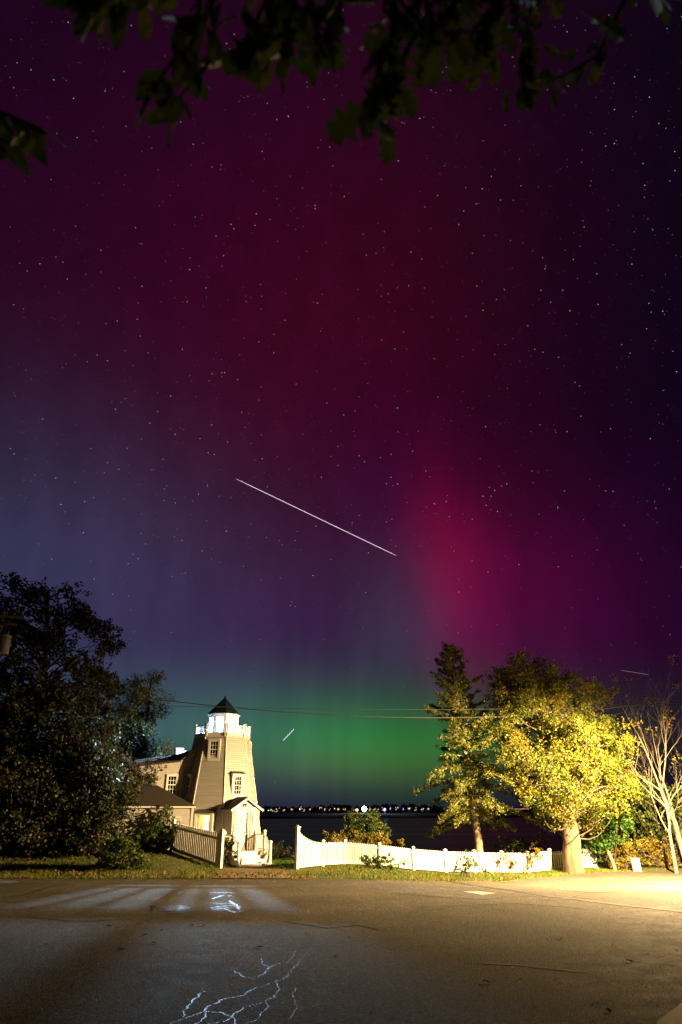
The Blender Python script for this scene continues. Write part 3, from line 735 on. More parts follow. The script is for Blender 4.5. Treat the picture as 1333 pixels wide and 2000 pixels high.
e3 = gp(1166, 48.0); add_bay(fence, e2, e3, 11, 1.12, 1.18); add_post(fence, e3, 1.28, 0)
gl_, gr_ = np.array([-9.05, 40.6, gz(-9.05, 40.6)]), gp(430, 39.0)
gate = thing('picket_fence', 'short white picket fence panel in shade beside the left gate post', 'fence', gr_)
add_post(gate, gr_, 1.86, math.atan2(gl_[1] - gr_[1], gl_[0] - gr_[0]), 1.35); add_post(gate, gl_, 1.62, math.atan2(gl_[1] - gr_[1], gl_[0] - gr_[0]), 1.1)
add_bay(gate, gr_, gl_, 27, 1.70, 1.46, rail=.80)

# ------------------------------------------------------------------ vegetation
def in_poly(poly, n, seed=None):
    poly = np.array(poly, float); lo, hi = poly.min(0), poly.max(0); out = []
    x1, y1 = poly[:, 0], poly[:, 1]; x2, y2 = np.roll(x1, -1), np.roll(y1, -1)
    while len(out) < n:
        p = rng.uniform(lo, hi)
        c = ((y1 > p[1]) != (y2 > p[1])) & (p[0] < (x2 - x1) * (p[1] - y1) / (y2 - y1 + 1e-9) + x1)
        if c.sum() % 2: out.append(p)
    return np.array(out)
def clump_points(poly, n, D, depth):
    """clump centres filling a crown of that outline, with its own depth"""
    q = in_poly(poly, n); c = np.array(poly, float).mean(0); ext = (np.array(poly).max(0) - np.array(poly).min(0)) / 2
    r = np.clip(np.sqrt((((q - c) / ext) ** 2).sum(1)), 0, 1)
    dd = D + depth * np.sqrt(1 - .85 * r ** 2) * rng.uniform(-1, 1, n)
    return np.array([P(a[0], a[1], b) for a, b in zip(q, dd)])
def curve(a, b, k=5, sag=0.0, wob=.08):
    a, b = np.array(a, float), np.array(b, float); L = np.linalg.norm(b - a); out = []
    off = rng.normal(size=3) * L * wob
    for i in range(k + 1):
        f = i / k; p = a + (b - a) * f + off * math.sin(math.pi * f); p[2] += sag * L * math.sin(math.pi * f) ; out.append(p)
    return out
def tree(name, label, cat, base, trunk, tr_r, clumps, leaf_n, rc, lsize, lm, bm=barkm, group=None, elong=1.5, twigs=3, droop=.3, trunk_label=None, sides=10):
    """trunk: list of points; clumps: centres; leaf_n leaves for each clump"""
    base = np.array(base, float); th = thing(name, label, cat, base, group)
    tp = [np.array(p, float) for p in trunk]; mb = MB()
    rad = np.interp(np.linspace(0, 1, len(tp)), [0, .12, 1], [tr_r * 1.15, tr_r, tr_r * .25])
    fp, fr = [], []
    for i in range(len(tp) - 1):
        for k in range(6):
            f = k / 6; fp.append(tp[i] + (tp[i + 1] - tp[i]) * f + rng.normal(size=3) * tr_r * .018); fr.append(rad[i] + (rad[i + 1] - rad[i]) * f)
    fp.append(tp[-1]); fr.append(rad[-1]); mb.tube(fp, fr, sides); to = mb.build('trunk', bm, th, smooth=True)
    br = MB(); C = []
    fpa = np.array(fp)
    for c in clumps:
        below = fpa[fpa[:, 2] < max(c[2] - .3, fpa[1, 2] + .1)] if (fpa[:, 2] < c[2] - .3).any() else fpa[:3]
        sc_ = np.linalg.norm(below - c, axis=1) + .5 * np.abs(below[:, 2] - (c[2] - np.linalg.norm(below[:, :2] - c[:2], axis=1) * .6))
        j = int(np.argmin(sc_)); s0 = below[j]; L = np.linalg.norm(c - s0)
        r0 = min(tr_r * .35, .010 + .010 * L); br.tube(curve(s0, c, 6, .05, .14), np.linspace(r0, .010, 7), 5, False)
        for _ in range(twigs):
            e_ = c + rng.normal(size=3) * rc * .8; br.tube(curve(c, e_, 3, 0, .12), [.012, .009, .006, .004], 4, False)
        k = max(3, int(leaf_n / 14)); sub = c + rng.normal(size=(k, 3)) * rc * np.array([1, 1, .75]) * .62
        C.append((sub[rng.integers(0, k, leaf_n)] + rng.normal(size=(leaf_n, 3)) * rc * .20))
    if len(clumps):
        br.build('branchwork', barkd, th)
        co = quads_mesh('crown', leaf_quads(np.concatenate(C), lsize, elong, droop), lm, th); co['kind'] = 'stuff'
    return th
def shrub(label, poly, D, depth, n, leaf_n, rc, lsize, lm, name='shrub', cat='shrub', group=None, bm=barkd, elong=1.4):
    cl = clump_points(poly, n, D, depth); px = np.array(poly)[:, 0].mean(); x = XD(px, D, 0); b = np.array([x, D, gz(x, D)])
    gzv = ground(cl[:, 0], cl[:, 1]); cl[:, 2] = np.maximum(cl[:, 2], gzv + .1)
    th = thing(name, label, cat, b, group); br = MB(); C = []
    for c in cl:
        s0 = b + [rng.uniform(-.3, .3), rng.uniform(-.2, .2), -.05]
        br.tube(curve(s0, c, 4, .08), np.linspace(.02, .006, 5), 4, False)
        k = max(3, leaf_n // 12); sub = c + rng.normal(size=(k, 3)) * rc * .6
        C.append(sub[rng.integers(0, k, leaf_n)] + rng.normal(size=(leaf_n, 3)) * rc * .22)
    C = np.concatenate(C); C[:, 2] = np.maximum(C[:, 2], ground(C[:, 0], C[:, 1]) + .03)
    br.build('stems', bm, th)
    co = quads_mesh('foliage', leaf_quads(C, lsize, elong), lm, th); co['kind'] = 'stuff'
    return th

# maple by the fence end
MAPLE = [(960, 1340), (978, 1298), (1010, 1284), (1050, 1291), (1085, 1308), (1130, 1320), (1160, 1338), (1188, 1368), (1194, 1400), (1216, 1424), (1230, 1462), (1222, 1490), (1234, 1530),
         (1236, 1565), (1210, 1578), (1186, 1575), (1172, 1605), (1150, 1622), (1115, 1630), (1085, 1616), (1055, 1592), (1042, 1565), (1000, 1540), (985, 1500), (975, 1440), (962, 1400)]
bx = gp(1122, 45.0)
tp = [bx + [0, 0, -.1], bx + [-.02, 0, .5], P(1117, 1640, 45.0), P(1108, 1590, 45.2), P(1095, 1530, 45.5), P(1078, 1480, 45.8), P(1068, 1420, 46), P(1060, 1360, 46), P(1050, 1315, 46)]
cl = clump_points(MAPLE, 235, 45.5, 3.8)
tree('maple_tree', 'broad golden green maple with thick pale trunk at the fence end', 'tree', bx, tp, .56, cl, 400, .56, .125, maple_leaf, barkt, sides=14)
# conifer behind the fence
cb = gp(938, 46.5); ctop = P(878, 1266, 46.5)
th = thing('conifer_tree', 'tall pointed conifer with drooping boughs standing behind the white fence', 'tree', cb)
axis = [cb + [0, 0, -.1], P(935, 1640, 46.5), P(922, 1560, 46.5), P(907, 1460, 46.5), P(892, 1350, 46.5), ctop]
fp, fr = [], []
for i in range(5):
    for k in range(5): fp.append(axis[i] + (axis[i + 1] - axis[i]) * k / 5); fr.append(.27 * (1 - (i + k / 5) / 5) + .03)
fp.append(ctop); fr.append(.02); mb = MB(); mb.tube(fp, fr, 10); mb.build('trunk', barkm, th, smooth=True)
fpa = np.array(fp); br = MB(); C = []
def axis_at(z): return np.array([np.interp(z, fpa[:, 2], fpa[:, i]) for i in range(3)])
z = 2.5; ztop = ctop[2]
while z < ztop - .15:
    f = (z - 2.5) / (ztop - 2.5); Lm = np.interp(f, [0, .15, .35, .6, .85, 1], [3.2, 3.3, 3.0, 2.2, 1.1, .35]); nb_ = 5 if f < .85 else 4
    a0 = rng.uniform(0, 6.28)
    for k in range(nb_):
        if rng.uniform() < .27 and f < .85: continue
        a = a0 + k * 6.283 / nb_ + rng.normal() * .25; L = Lm * rng.uniform(.42, 1.22); s0 = axis_at(z + rng.uniform(-.1, .1))
        lift = np.interp(f, [0, .3, .6, 1], [-.10, .10, .38, .9]); dirv = np.array([math.cos(a), math.sin(a), lift])
        pts = [s0 + dirv * L * q + [0, 0, -.22 * L * q * q * (1.2 if f < .35 else .35) + (.12 * L * q ** 3 if f > .3 else 0)] for q in np.linspace(0, 1, 7)]
        br.tube(pts, np.linspace(.045 * (1 - f * .6), .008, 7), 5, False)
        nt_ = int(5 + L * 6)
        for j in range(nt_):
            q = rng.uniform(.18, 1.0); i0 = min(int(q * 6), 5); p0 = pts[i0] + (pts[i0 + 1] - pts[i0]) * (q * 6 - i0)
            side = np.cross(dirv, [0, 0, 1]); side /= np.linalg.norm(side); tl = (.65 * (1.15 - q)) * L * .42 + .16
            e_ = p0 + side * rng.choice([-1, 1]) * tl * rng.uniform(.5, 1) + dirv * tl * .5 + [0, 0, rng.uniform(-.25, .05) * tl - (.10 if f < .4 else 0)]
            br.tube([p0, e_], [.008, .004], 3, False)
            m_ = int(16 + 26 * tl); w_ = rng.uniform(0, 1.05, m_)[:, None]; C.append(p0 + (e_ - p0) * w_ + rng.normal(size=(m_, 3)) * (.055 if f > .3 else .09))
    z += np.interp(f, [0, 1], [.36, .26])
br.build('branchwork', barkm, th)
co = quads_mesh('crown', leaf_quads(np.concatenate(C), .15, 3.0, .2), conifer_leaf, th); co['kind'] = 'stuff'

# bare pale tree
def bare(name, label, base, tip, r, depth, seed, spread=.55, leaves_n=0):
    rg = np.random.default_rng(seed); th = thing(name, label, 'tree', base); tr_ = MB(); br = MB(); ends = []
    def grow(p, d, L, r, lev, mbx):
        k = 5; pts = [p]; rr = [r]; dd = d.copy()
        for i in range(k):
            dd = dd + rg.normal(size=3) * .10 + np.array([0, 0, .05]); dd /= np.linalg.norm(dd); pts.append(pts[-1] + dd * L / k); rr.append(r * (1 - .45 * (i + 1) / k))
        mbx.tube(pts, rr, 8 if lev == 0 else 5 if lev < 3 else 3, False)
        if lev >= depth: ends.append(pts[-1]); return
        nch = 5 if lev == 0 else rg.integers(2, 5) if lev < depth - 1 else 3
        for c in range(nch):
            i = k if c == 0 else rg.integers(2, k + 1); nd_ = dd + rg.normal(size=3) * (spread * (.5 if c == 0 else 1)); nd_[2] = abs(nd_[2]) * .8 + .18; nd_ /= np.linalg.norm(nd_)
            grow(pts[i], nd_, L * rg.uniform(.60, .80), rr[i] * rg.uniform(.42, .60), lev + 1, br)
    d = tip - base; L = np.linalg.norm(d); grow(base - np.array([0, 0, .1]), d / L, L, r, 0, tr_)
    tr_.build('trunk', barkw, th, smooth=True); br.build('branchwork', barkw, th)
    if leaves_n and ends:
        ends = np.array(ends); q = ends[rg.integers(0, len(ends), max(1, leaves_n // 25))]; C = q[rg.integers(0, len(q), leaves_n)] + rng.normal(size=(leaves_n, 3)) * .22
        co = quads_mesh('crown', leaf_quads(C, .16, 1.5), gold_leaf, th); co['kind'] = 'stuff'
    return th
b1 = gp(1322, 45.5); bare('bare_tree', 'bare pale branching tree with slim leaning trunk beyond the white post', b1, P(1303, 1575, 45.8), .11, 6, 5, .46, 260)
b2 = gp(1345, 47.5); bare('bare_tree', 'thicker straight pale trunk with bare upright limbs behind the slim tree', b2, P(1306, 1540, 47.5), .20, 6, 11, .40, 300)

# right-hand undergrowth
shrub('bright green leafy bush growing right of the maple trunk', [(1150, 1600), (1185, 1575), (1225, 1590), (1235, 1630), (1220, 1660), (1165, 1665), (1148, 1640)], 47.5, 1.2, 34, 130, .42, .16, green_leaf)
shrub('yellow green bramble bank beside the road behind the white post', [(1205, 1655), (1240, 1640), (1290, 1645), (1340, 1635), (1400, 1640), (1400, 1690), (1215, 1688)], 48.5, 1.0, 46, 110, .38, .13, gold_leaf)
shrub('dark tangled thicket standing behind the bramble bank', [(1225, 1560), (1260, 1520), (1310, 1530), (1400, 1520), (1400, 1640), (1230, 1650)], 51, 1.6, 46, 110, .55, .17, shrub_leaf)
shrub('reddish leafy bush at the foot of the weathered stake', [(1185, 1650), (1215, 1640), (1235, 1655), (1230, 1685), (1190, 1688)], 47.4, .5, 12, 90, .28, .12, gold_leaf)
pb = gp(1246, 47.0); th = thing('white_post', 'short broad white post leaning at the edge of the road', 'post', pb)
mb = MB(); t_ = np.array([1, .1, 0.]); n_ = np.array([.1, -1, 0]); a = pb - [0, 0, .1]
q = [a + t_ * u + n_ * v for u, v in ((-.24, .08), (.24, .08), (.24, -.08), (-.24, -.08))]; mb.prism(q, [x + [-.08, 0, .78] for x in q]); mb.build('post_body', white, th)
q2 = [x + [-.08, 0, .78] for x in [a + t_ * u + n_ * v for u, v in ((-.27, .11), (.27, .11), (.27, -.11), (-.27, -.11))]]; mb = MB(); mb.prism(q2, [x + [0, 0, .05] for x in q2]); mb.build('post_cap', white, th)
sb = gp(1203, 46.6); th = thing('wooden_stake', 'weathered brown wooden stake leaning among the bushes by the maple', 'stake', sb)
mb = MB(); mb.tube([sb - [0, 0, .1], sb + [-.1, 0, .5], sb + [-.28, 0, 1.05]], [.12, .105, .09], 7); mb.build('stake_shaft', barkm, th)
mb = MB(); mb.tube([sb + [-.25, 0, .98], sb + [-.29, 0, 1.08], sb + [-.30, 0, 1.16]], [.088, .06, .02], 6); mb.build('split_top', barkm, th)

# behind and in front of the fence
shrub('dark rounded shrub behind the fence against the water', [(672, 1605), (700, 1592), (735, 1598), (755, 1620), (750, 1640), (700, 1645), (675, 1640)], 45.5, .9, 34, 190, .35, .11, shrub_leaf)
shrub('clipped yellow green hedge showing above the fence top', [(632, 1640), (660, 1630), (700, 1630), (740, 1634), (752, 1642), (750, 1665), (640, 1665)], 43.6, .5, 30, 110, .30, .10, gold_leaf, name='hedge', cat='hedge')
shrub('small yellow plant poking up behind the fence pickets', [(776, 1645), (782, 1636), (788, 1645), (786, 1670), (778, 1670)], 42.0, .15, 5, 60, .12, .10, gold_leaf, name='garden_plant', cat='plant')
shrub('low dark bush behind the fence near the water edge', [(960, 1650), (985, 1642), (1040, 1648), (1085, 1645), (1085, 1668), (960, 1668)], 48.5, .6, 16, 90, .35, .13, shrub_leaf)
for poly, D, lab, n_ in (([(690, 1685), (720, 1676), (760, 1673), (800, 1680), (798, 1692), (700, 1694)], 39.6, 'sprawling green bush along the foot of the fence beside the hedge', 18),
                     ([(880, 1690), (895, 1680), (912, 1672), (935, 1686), (938, 1698), (885, 1699)], 39.9, 'low pointed leafy plant growing against the fence middle', 10),
                     ([(960, 1668), (975, 1662), (1005, 1672), (1008, 1692), (970, 1697)], 42.6, 'thin straggly bush of golden leaves against the white pickets', 8),
                     ([(1022, 1668), (1040, 1658), (1062, 1660), (1050, 1680), (1032, 1682)], 44.6, 'small clump of twigs reaching over the fence near the maple', 6)):
    shrub(lab, poly, D, .3, n_, 60, .20, .10, gold_leaf if 'gold' in lab or 'clump' in lab else green_leaf, name='fence_shrub')
shrub('green leafy shrub between the gate post and the porch steps', [(437, 1650), (447, 1634), (456, 1648), (462, 1668), (458, 1682), (438, 1684)], 40.9, .5, 16, 100, .22, .10, shrub_leaf)
shrub('small dark bush beyond the stair railing near the lawn edge', [(528, 1662), (540, 1650), (556, 1655), (575, 1655), (575, 1680), (530, 1682)], 46.5, .5, 14, 90, .25, .10, dark_leaf)
for px_ in (470.5, 517.5):                            # potted plants on the steps
    q = po + t * (-1.2 if px_ < 500 else .42) + n * (PF + (1.58 if px_ < 500 else 1.36)); zb = ZF - .19 * (3 if px_ < 500 else 2)
    lab = 'small flower pot on the lowest porch step' if px_ < 500 else 'flower pot beside the right stair railing'
    th = thing('flower_pot', lab, 'flower pot', (q[0], q[1], zb))
    mb = MB(); mb.lathe((q[0], q[1], zb), [(.06, .002), (.085, .12), (.10, .12), (.10, .15), (.07, .15)], 12); mb.build('pot', surf('terracotta' + str(int(px_)), (.30, .12, .06), (.22, .09, .05), 9, .8), th)
    C = np.array([q[0], q[1], zb + .22]) + rng.normal(size=(70, 3)) * .06; co = quads_mesh('foliage', leaf_quads(C, .07), gold_leaf, th); co['kind'] = 'stuff'

# dark trees on the left
BIG = [(-120, 1190), (-60, 1128), (0, 1140), (28, 1128), (50, 1150), (80, 1122), (104, 1140), (130, 1130), (148, 1172), (182, 1208), (225, 1234), (232, 1250), (215, 1272), (190, 1275), (200, 1310),
       (190, 1350), (160, 1370), (140, 1420), (130, 1500), (90, 1560), (-120, 1560)]
bx = gp(40, 43.5); tp = [bx - [0, 0, .1], bx + [.1, 0, 2], P(70, 1420, 43.5), P(85, 1330, 43.5), P(92, 1250, 43.5), P(95, 1180, 43.5)]
cl = np.concatenate([clump_points(BIG, 165, 43.5, 3.2), clump_points([(-100, 1330), (160, 1330), (150, 1430), (120, 1540), (-100, 1540)], 80, 43.0, 2.6)])
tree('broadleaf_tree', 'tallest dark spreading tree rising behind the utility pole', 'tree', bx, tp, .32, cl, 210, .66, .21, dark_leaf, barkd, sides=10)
bx = gp(178, 46); tp = [bx - [0, 0, .1], bx + [.1, 0, 2.5], P(205, 1420, 46), P(217, 1350, 46), P(228, 1310, 46)]
cl = clump_points([(190, 1310), (225, 1295), (250, 1300), (252, 1330), (235, 1360), (205, 1390), (170, 1410), (150, 1380), (165, 1340)], 30, 46, 1.6)
tree('broadleaf_tree', 'slender dark tree with twiggy top between the tall tree and the grey green one', 'tree', bx, tp, .20, cl, 200, .46, .16, dark_leaf, barkd)
bx = gp(248, 47.5); tp = [bx - [0, 0, .1], P(255, 1600, 47.5), P(272, 1520, 47.5), P(282, 1440, 47.5), P(292, 1370, 47.5), P(296, 1325, 47.5)]
FEA = [(240, 1345), (265, 1318), (300, 1310), (322, 1325), (332, 1368), (322, 1402), (302, 1432), (300, 1475), (272, 1500), (225, 1520), (170, 1500), (165, 1410), (200, 1370)]
cl = clump_points(FEA, 130, 47.5, 2.2)
tree('broadleaf_tree', 'wispy grey green tree lit by the lantern beside the house roof', 'tree', bx, tp, .20, cl, 210, .52, .13, grey_leaf, barkd, elong=2.2)
bx = gp(246, 42.0); tp = [bx - [0, 0, .1], P(250, 1620, 42), P(260, 1575, 42), P(268, 1535, 42), P(276, 1510, 42)]
cl = clump_points([(235, 1500), (262, 1488), (300, 1492), (318, 1505), (300, 1530), (262, 1538), (240, 1530)], 24, 42, .9)
tree('broadleaf_tree', 'pale thick trunk lit from the side with sparse leaves across the wing wall', 'tree', bx, tp, .36, cl, 60, .32, .11, grey_leaf, barkm)
bx = gp(278, 42.6); tp = [bx - [0, 0, .1], P(282, 1610, 42.6), P(287, 1570, 42.6), P(292, 1535, 42.6)]
cl = clump_points([(270, 1520), (295, 1512), (305, 1530), (290, 1545)], 5, 42.6, .4)
tree('broadleaf_tree', 'dark reddish trunk standing next to the annex roof', 'tree', bx, tp, .24, cl, 40, .22, .10, shrub_leaf, barkd)
shrub('green rooftop-high tree crown beside the chimney', [(305, 1470), (322, 1448), (342, 1452), (340, 1475), (310, 1490)], 54, .9, 14, 90, .45, .13, grey_leaf, name='small_tree', cat='tree')
for poly, D, dp, n_, lab in (([(-60, 1540), (20, 1470), (90, 1480), (120, 1560), (120, 1690), (-60, 1696)], 39.5, 1.6, 70, 'large black green bush under the tallest tree at the verge'),
                       ([(95, 1500), (150, 1450), (210, 1470), (245, 1540), (245, 1640), (200, 1688), (100, 1690)], 40.0, 1.5, 70, 'dense dark bush in front of the wispy tree and pale trunk')):
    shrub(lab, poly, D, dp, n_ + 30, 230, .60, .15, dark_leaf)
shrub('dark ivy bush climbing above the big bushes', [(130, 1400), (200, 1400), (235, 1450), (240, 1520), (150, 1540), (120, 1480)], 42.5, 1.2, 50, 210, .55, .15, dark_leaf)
shrub('lit green bush hiding the end of the short fence panel', [(292, 1600), (312, 1568), (340, 1580), (352, 1612), (342, 1650), (330, 1672), (285, 1676), (270, 1645)], 40.8, .8, 34, 120, .32, .11, shrub_leaf)
shrub('low leafy bush spilling onto the grass verge', [(192, 1655), (225, 1632), (262, 1640), (285, 1668), (280, 1694), (205, 1698)], 36.6, .7, 28, 120, .30, .11, shrub_leaf)

# grass and litter
def blades(name, label, N, xr, keep, hgt, m, wid=.012):
    X = rng.uniform(*xr[0], N); Y = rng.uniform(*xr[1], N); k = keep(X, Y); X, Y = X[k], Y[k]; n_ = len(X)
    Z = ground(X, Y); h_ = hgt * rng.uniform(.4, 1.3, n_) * (.6 + .8 * (np.sin(X * 1.7 + np.sin(Y * 2.3)) * .5 + .5)); a = rng.uniform(0, 6.28, n_); w_ = wid * rng.uniform(.7, 1.6, n_)
    b = np.stack([X, Y, Z], 1); s_ = np.stack([np.cos(a) * w_, np.sin(a) * w_, 0 * a], 1); ln = np.stack([rng.normal(size=n_) * .35 * h_, rng.normal(size=n_) * .35 * h_, h_], 1)
    o = quads_mesh(name, np.stack([b - s_, b + s_, b + ln], 1), m, nper=3); return tag(o, label, 'grass', kind='stuff')
inpath = lambda X, Y: (X > -5.9) & (X < -2.2) & (Y < 40.7) & (np.abs(np.sin(X * 13.1) * np.cos(Y * 7.7)) > .06)
blades('verge_grass', 'rough yellow green grass on the verge along the road', 150000, ((-24, 26), (33.2, 48.5)), lambda X, Y: (Y > edge(X) + .12 * np.sin(X * 3) + .1) & (Y < edge(X) + 7) & ~inpath(X, Y), .11, grassm)
blades('lawn_grass', 'short green lawn inside the open gate by the steps', 60000, ((-6.2, 3), (40.2, 48.8)), lambda X, Y: (Y > 40.4), .08, lawnm)
n_ = 1500; X = rng.uniform(-24, -1, n_); Y = rng.uniform(33.0, 36.0, n_); k = Y > edge(X) - .15 + .3 * rng.uniform(0, 1, n_) ** 2; X, Y = X[k], Y[k]
C = np.stack([X, Y, ground(X, Y) + rng.uniform(.02, .10, len(X))], 1)
o = quads_mesh('leaf_litter', leaf_quads(C, .09, 1.3, 0), litterm); tag(o, 'brown fallen leaves caught in the grass verge', 'leaf litter', kind='stuff')
n_ = 5000; X = rng.uniform(-14, 12, n_); Y = 9 + 24 * rng.uniform(0, 1, n_) ** 1.6; k = np.abs(X) < Y * .6; X, Y = X[k], Y[k]; Z = ground(X, Y); n_ = len(X)
c = np.stack([X, Y, Z + .004], 1); rr_ = (.004 + .010 * rng.uniform(0, 1, n_) ** 3)[:, None]
def gv(a, h): return c + np.concatenate([np.cos(a)[:, None] * rr_, np.sin(a)[:, None] * rr_, 0 * rr_], 1) + h
a = rng.uniform(0, 6.28, n_); p0, p1, p2 = gv(a, 0), gv(a + 2.1, 0), gv(a + 4.2, 0); tp_ = c + np.concatenate([0 * rr_, 0 * rr_, rr_ * 1.2], 1)
o = quads_mesh('road_grit', np.concatenate([np.stack([p0, p1, tp_], 1), np.stack([p1, p2, tp_], 1), np.stack([p2, p0, tp_], 1)]), surf('grit_stone', (.5, .48, .44), (.2, .18, .16), 80, .5), nper=3); tag(o, 'tiny pale grit scattered over the asphalt', 'grit', kind='stuff')
fl = [(684, 1833), (375, 1808), (314, 1818), (282, 1828), (396, 1999 - 190), (93, 1847), (236, 1857), (125, 1831), (1188, 1977), (600, 1690 + 135), (505, 1852), (950, 1921), (1095, 1835), (300, 1843), (212, 1811), (655, 1870), (1230, 1880), (60, 1776)]
for i, (px_, py_) in enumerate(fl):
    p = G(px_, py_); s_ = random.uniform(.06, .10); a = random.uniform(0, 6.28); u = np.array([math.cos(a), math.sin(a), 0]) * s_; v = np.array([-math.sin(a), math.cos(a), 0]) * s_ * .6
    mb = MB(); c = p + [0, 0, .008]
    top = [c - u, c - u * .3 + v + [0, 0, .02], c + u * .2 + v * .7 + [0, 0, .035], c + u + [0, 0, .02], c + u * .3 - v * .8 + [0, 0, .03], c - u * .4 - v + [0, 0, .015]]
    mb.add(top + [c + [0, 0, .012]], [(k, (k + 1) % 6, 6) for k in range(6)]); o = mb.build('fallen_leaf', litterm, loc=c)
    tag(o, 'dry curled leaf lying alone on the asphalt', 'leaf', 'fallen leaves on the road')

# ------------------------------------------------------------------ utility poles, wires, street lamp
def tri_tube(a, b, sag, r, n=26):
    a, b = np.array(a, float), np.array(b, float); return [a + (b - a) * i / n - [0, 0, 4 * sag * (i / n) * (1 - i / n)] for i in range(n + 1)]
LP = P(2, 1215, 33.0); lpx, lpy = LP[0], LP[1]
pole = thing('utility_pole', 'wooden utility pole with crossarm and grey transformer in front of the tall tree', 'utility pole', (lpx, lpy, gz(lpx, lpy)))
mb = MB(); mb.tube([(lpx, lpy, -.3), (lpx, lpy, 6), (lpx, lpy, 11.9)], [.16, .14, .11], 12); mb.build('pole_shaft', woodp, pole, smooth=True)
za = P(20, 1205, 33)[2]; ca_ = np.array([1, .32, 0]) / math.hypot(1, .32); cn_ = np.array([.32, -1, 0]) / math.hypot(1, .32)
mb = MB(); mb.obox((lpx, lpy, 0), ca_, cn_, -1.25, 1.05, .11, .22, za - .06, za + .06)
for s_ in (-1, 1): mb.tube([np.array([lpx, lpy, za - .75]) + cn_ * .13, np.array([lpx, lpy, za - .05]) + cn_ * .2 + ca_ * s_ * .55], .02, 5)
arm = mb.build('crossarm', woodp, pole)
ins = []
for u in (-1.1, -.55, .55, .95):
    q = np.array([lpx, lpy, za + .06]) + ca_ * u + cn_ * .165; mb = MB(); mb.lathe(q, [(.02, 0), (.02, .05), (.05, .07), (.035, .11), (.045, .14), (.02, .17)], 8); mb.build('insulator', grey_metal, arm); ins.append(q + [0, 0, .17])
mb = MB(); mb.obox((lpx, lpy, 0), ca_, cn_, .1, .75, .14, .22, za - .42, za - .33); mb.build('fuse_bracket', woodp, pole)
tq = P(15, 1277, 32.8); tq = np.array([lpx + .44, lpy - .12, tq[2]]); mb = MB(); mb.lathe(tq, [(.25, 0), (.27, .04), (.27, .82), (.29, .84), (.29, .90), (.10, .98)], 18); tf = mb.build('transformer', grey_metal, pole, smooth=False)
for s_ in (-.1, .1):
    mb = MB(); mb.lathe(tq + [s_, 0, .93], [(.03, 0), (.05, .06), (.03, .09), (.05, .13), (.02, .24)], 8); mb.build('bushing', grey_metal, tf)
lx, ly, lz = LAMP_POS
rp = np.array([20.6, 36.2]); zr = gz(*rp)
lamp = thing('street_lamp', 'wooden pole with a glowing street lamp on a bent arm over the road', 'street lamp', (rp[0], rp[1], zr))
mb = MB(); mb.tube([(rp[0], rp[1], zr - .3), (rp[0], rp[1], 6), (rp[0], rp[1], 10.4)], [.16, .14, .11], 12); mb.build('pole_shaft', woodp, lamp, smooth=True)
mb = MB(); mb.tube([(rp[0], rp[1], lz - .4), (rp[0] - 1.1, rp[1] - .45, lz + .1), (lx + .3, ly + .13, lz + .16)], .035, 8); mb.build('lamp_arm', grey_metal, lamp)
mb = MB(); mb.lathe((lx, ly, lz), [(.30, .06), (.33, .07), (.26, .20), (.10, .27)], 16); hd = mb.build('lamp_head', grey_metal, lamp)
mb = MB(); mb.lathe((lx, ly, lz), [(.05, -.10), (.18, -.06), (.24, .0), (.25, .045)], 16); mb.build('lamp_lens', emis('street_lens', (1, .67, .30), 6500), hd)
sl = bpy.data.lights.new('street_light', 'SPOT'); sl.energy = LAMP_POWER; sl.color = (1.0, .67, .30); sl.spot_size = R(179.5); sl.spot_blend = .35; sl.shadow_soft_size = .12
slo = link(bpy.data.objects.new('street_light', sl), lamp, (lx, ly, lz - .2))
ax_t = Vector((-.46, .89, 0)).normalized()          # the head is tilted a little towards the far side of the road
slo.rotation_mode = 'QUATERNION'; slo.rotation_quaternion = Vector((0, 0, -1)).rotation_difference(Vector((ax_t.x * math.sin(R(16)), ax_t.y * math.sin(R(16)), -math.cos(R(16)))))
def wire(label, a, mid, b, r):
    """through three points as a hanging curve"""
    a, b = np.array(a, float), np.array(b, float); f = (mid[0] - a[0]) / (b[0] - a[0]); lin = a[2] + (b[2] - a[2]) * f; sag = (lin - mid[2]) / (4 * f * (1 - f))
    mb = MB(); mb.tube(tri_tube(a, b, sag, r), r, 6); o = mb.build('power_line', wirem, smooth=True); tag(o, label, 'power line')
fp_ = np.array([27.0, 50.5]); zf_ = gz(*fp_)
pole2 = thing('utility_pole', 'plain wooden pole carrying the overhead cables beyond the bare trees', 'utility pole', (fp_[0], fp_[1], zf_))
mb = MB(); mb.tube([(fp_[0], fp_[1], zf_ - .3), (fp_[0], fp_[1], 6), (fp_[0], fp_[1], 12.2)], [.16, .14, .11], 12); mb.build('pole_shaft', woodp, pole2, smooth=True)
mb = MB(); mb.obox((fp_[0], fp_[1], 0), (.3, -.95, 0), (.95, .3, 0), -.6, .6, -.2, -.11, 10.9, 11.02); mb.build('crossarm', woodp, pole2)
def on_line(px, py, a, b):
    # the place on the vertical plane through a and b that the ray meets
    d = ray(px, py); ab = b - a; t_ = (a[0] * ab[1] - a[1] * ab[0]) / (d[0] * ab[1] - d[1] * ab[0]); return np.array([d[0] * t_, d[1] * t_, EYE + d[2] * t_])
wa_ = np.array([lpx + .14, lpy, P(2, 1318, 33)[2]]); wb_ = np.array([fp_[0], fp_[1] - .12, 0.0]); wb_[2] = 10.6
wire('thicker black overhead cable crossing in front of the lantern roof', wa_, on_line(640, 1396, wa_, wb_), wb_, .022)
wa_ = np.array([lpx + .12, lpy, P(2, 1366, 33)[2]]); wb_ = np.array([fp_[0], fp_[1] - .12, 9.9])
wire('thin straight overhead wire stretched just above the thicker cable', wa_, on_line(640, 1385, wa_, wb_), wb_, .011)

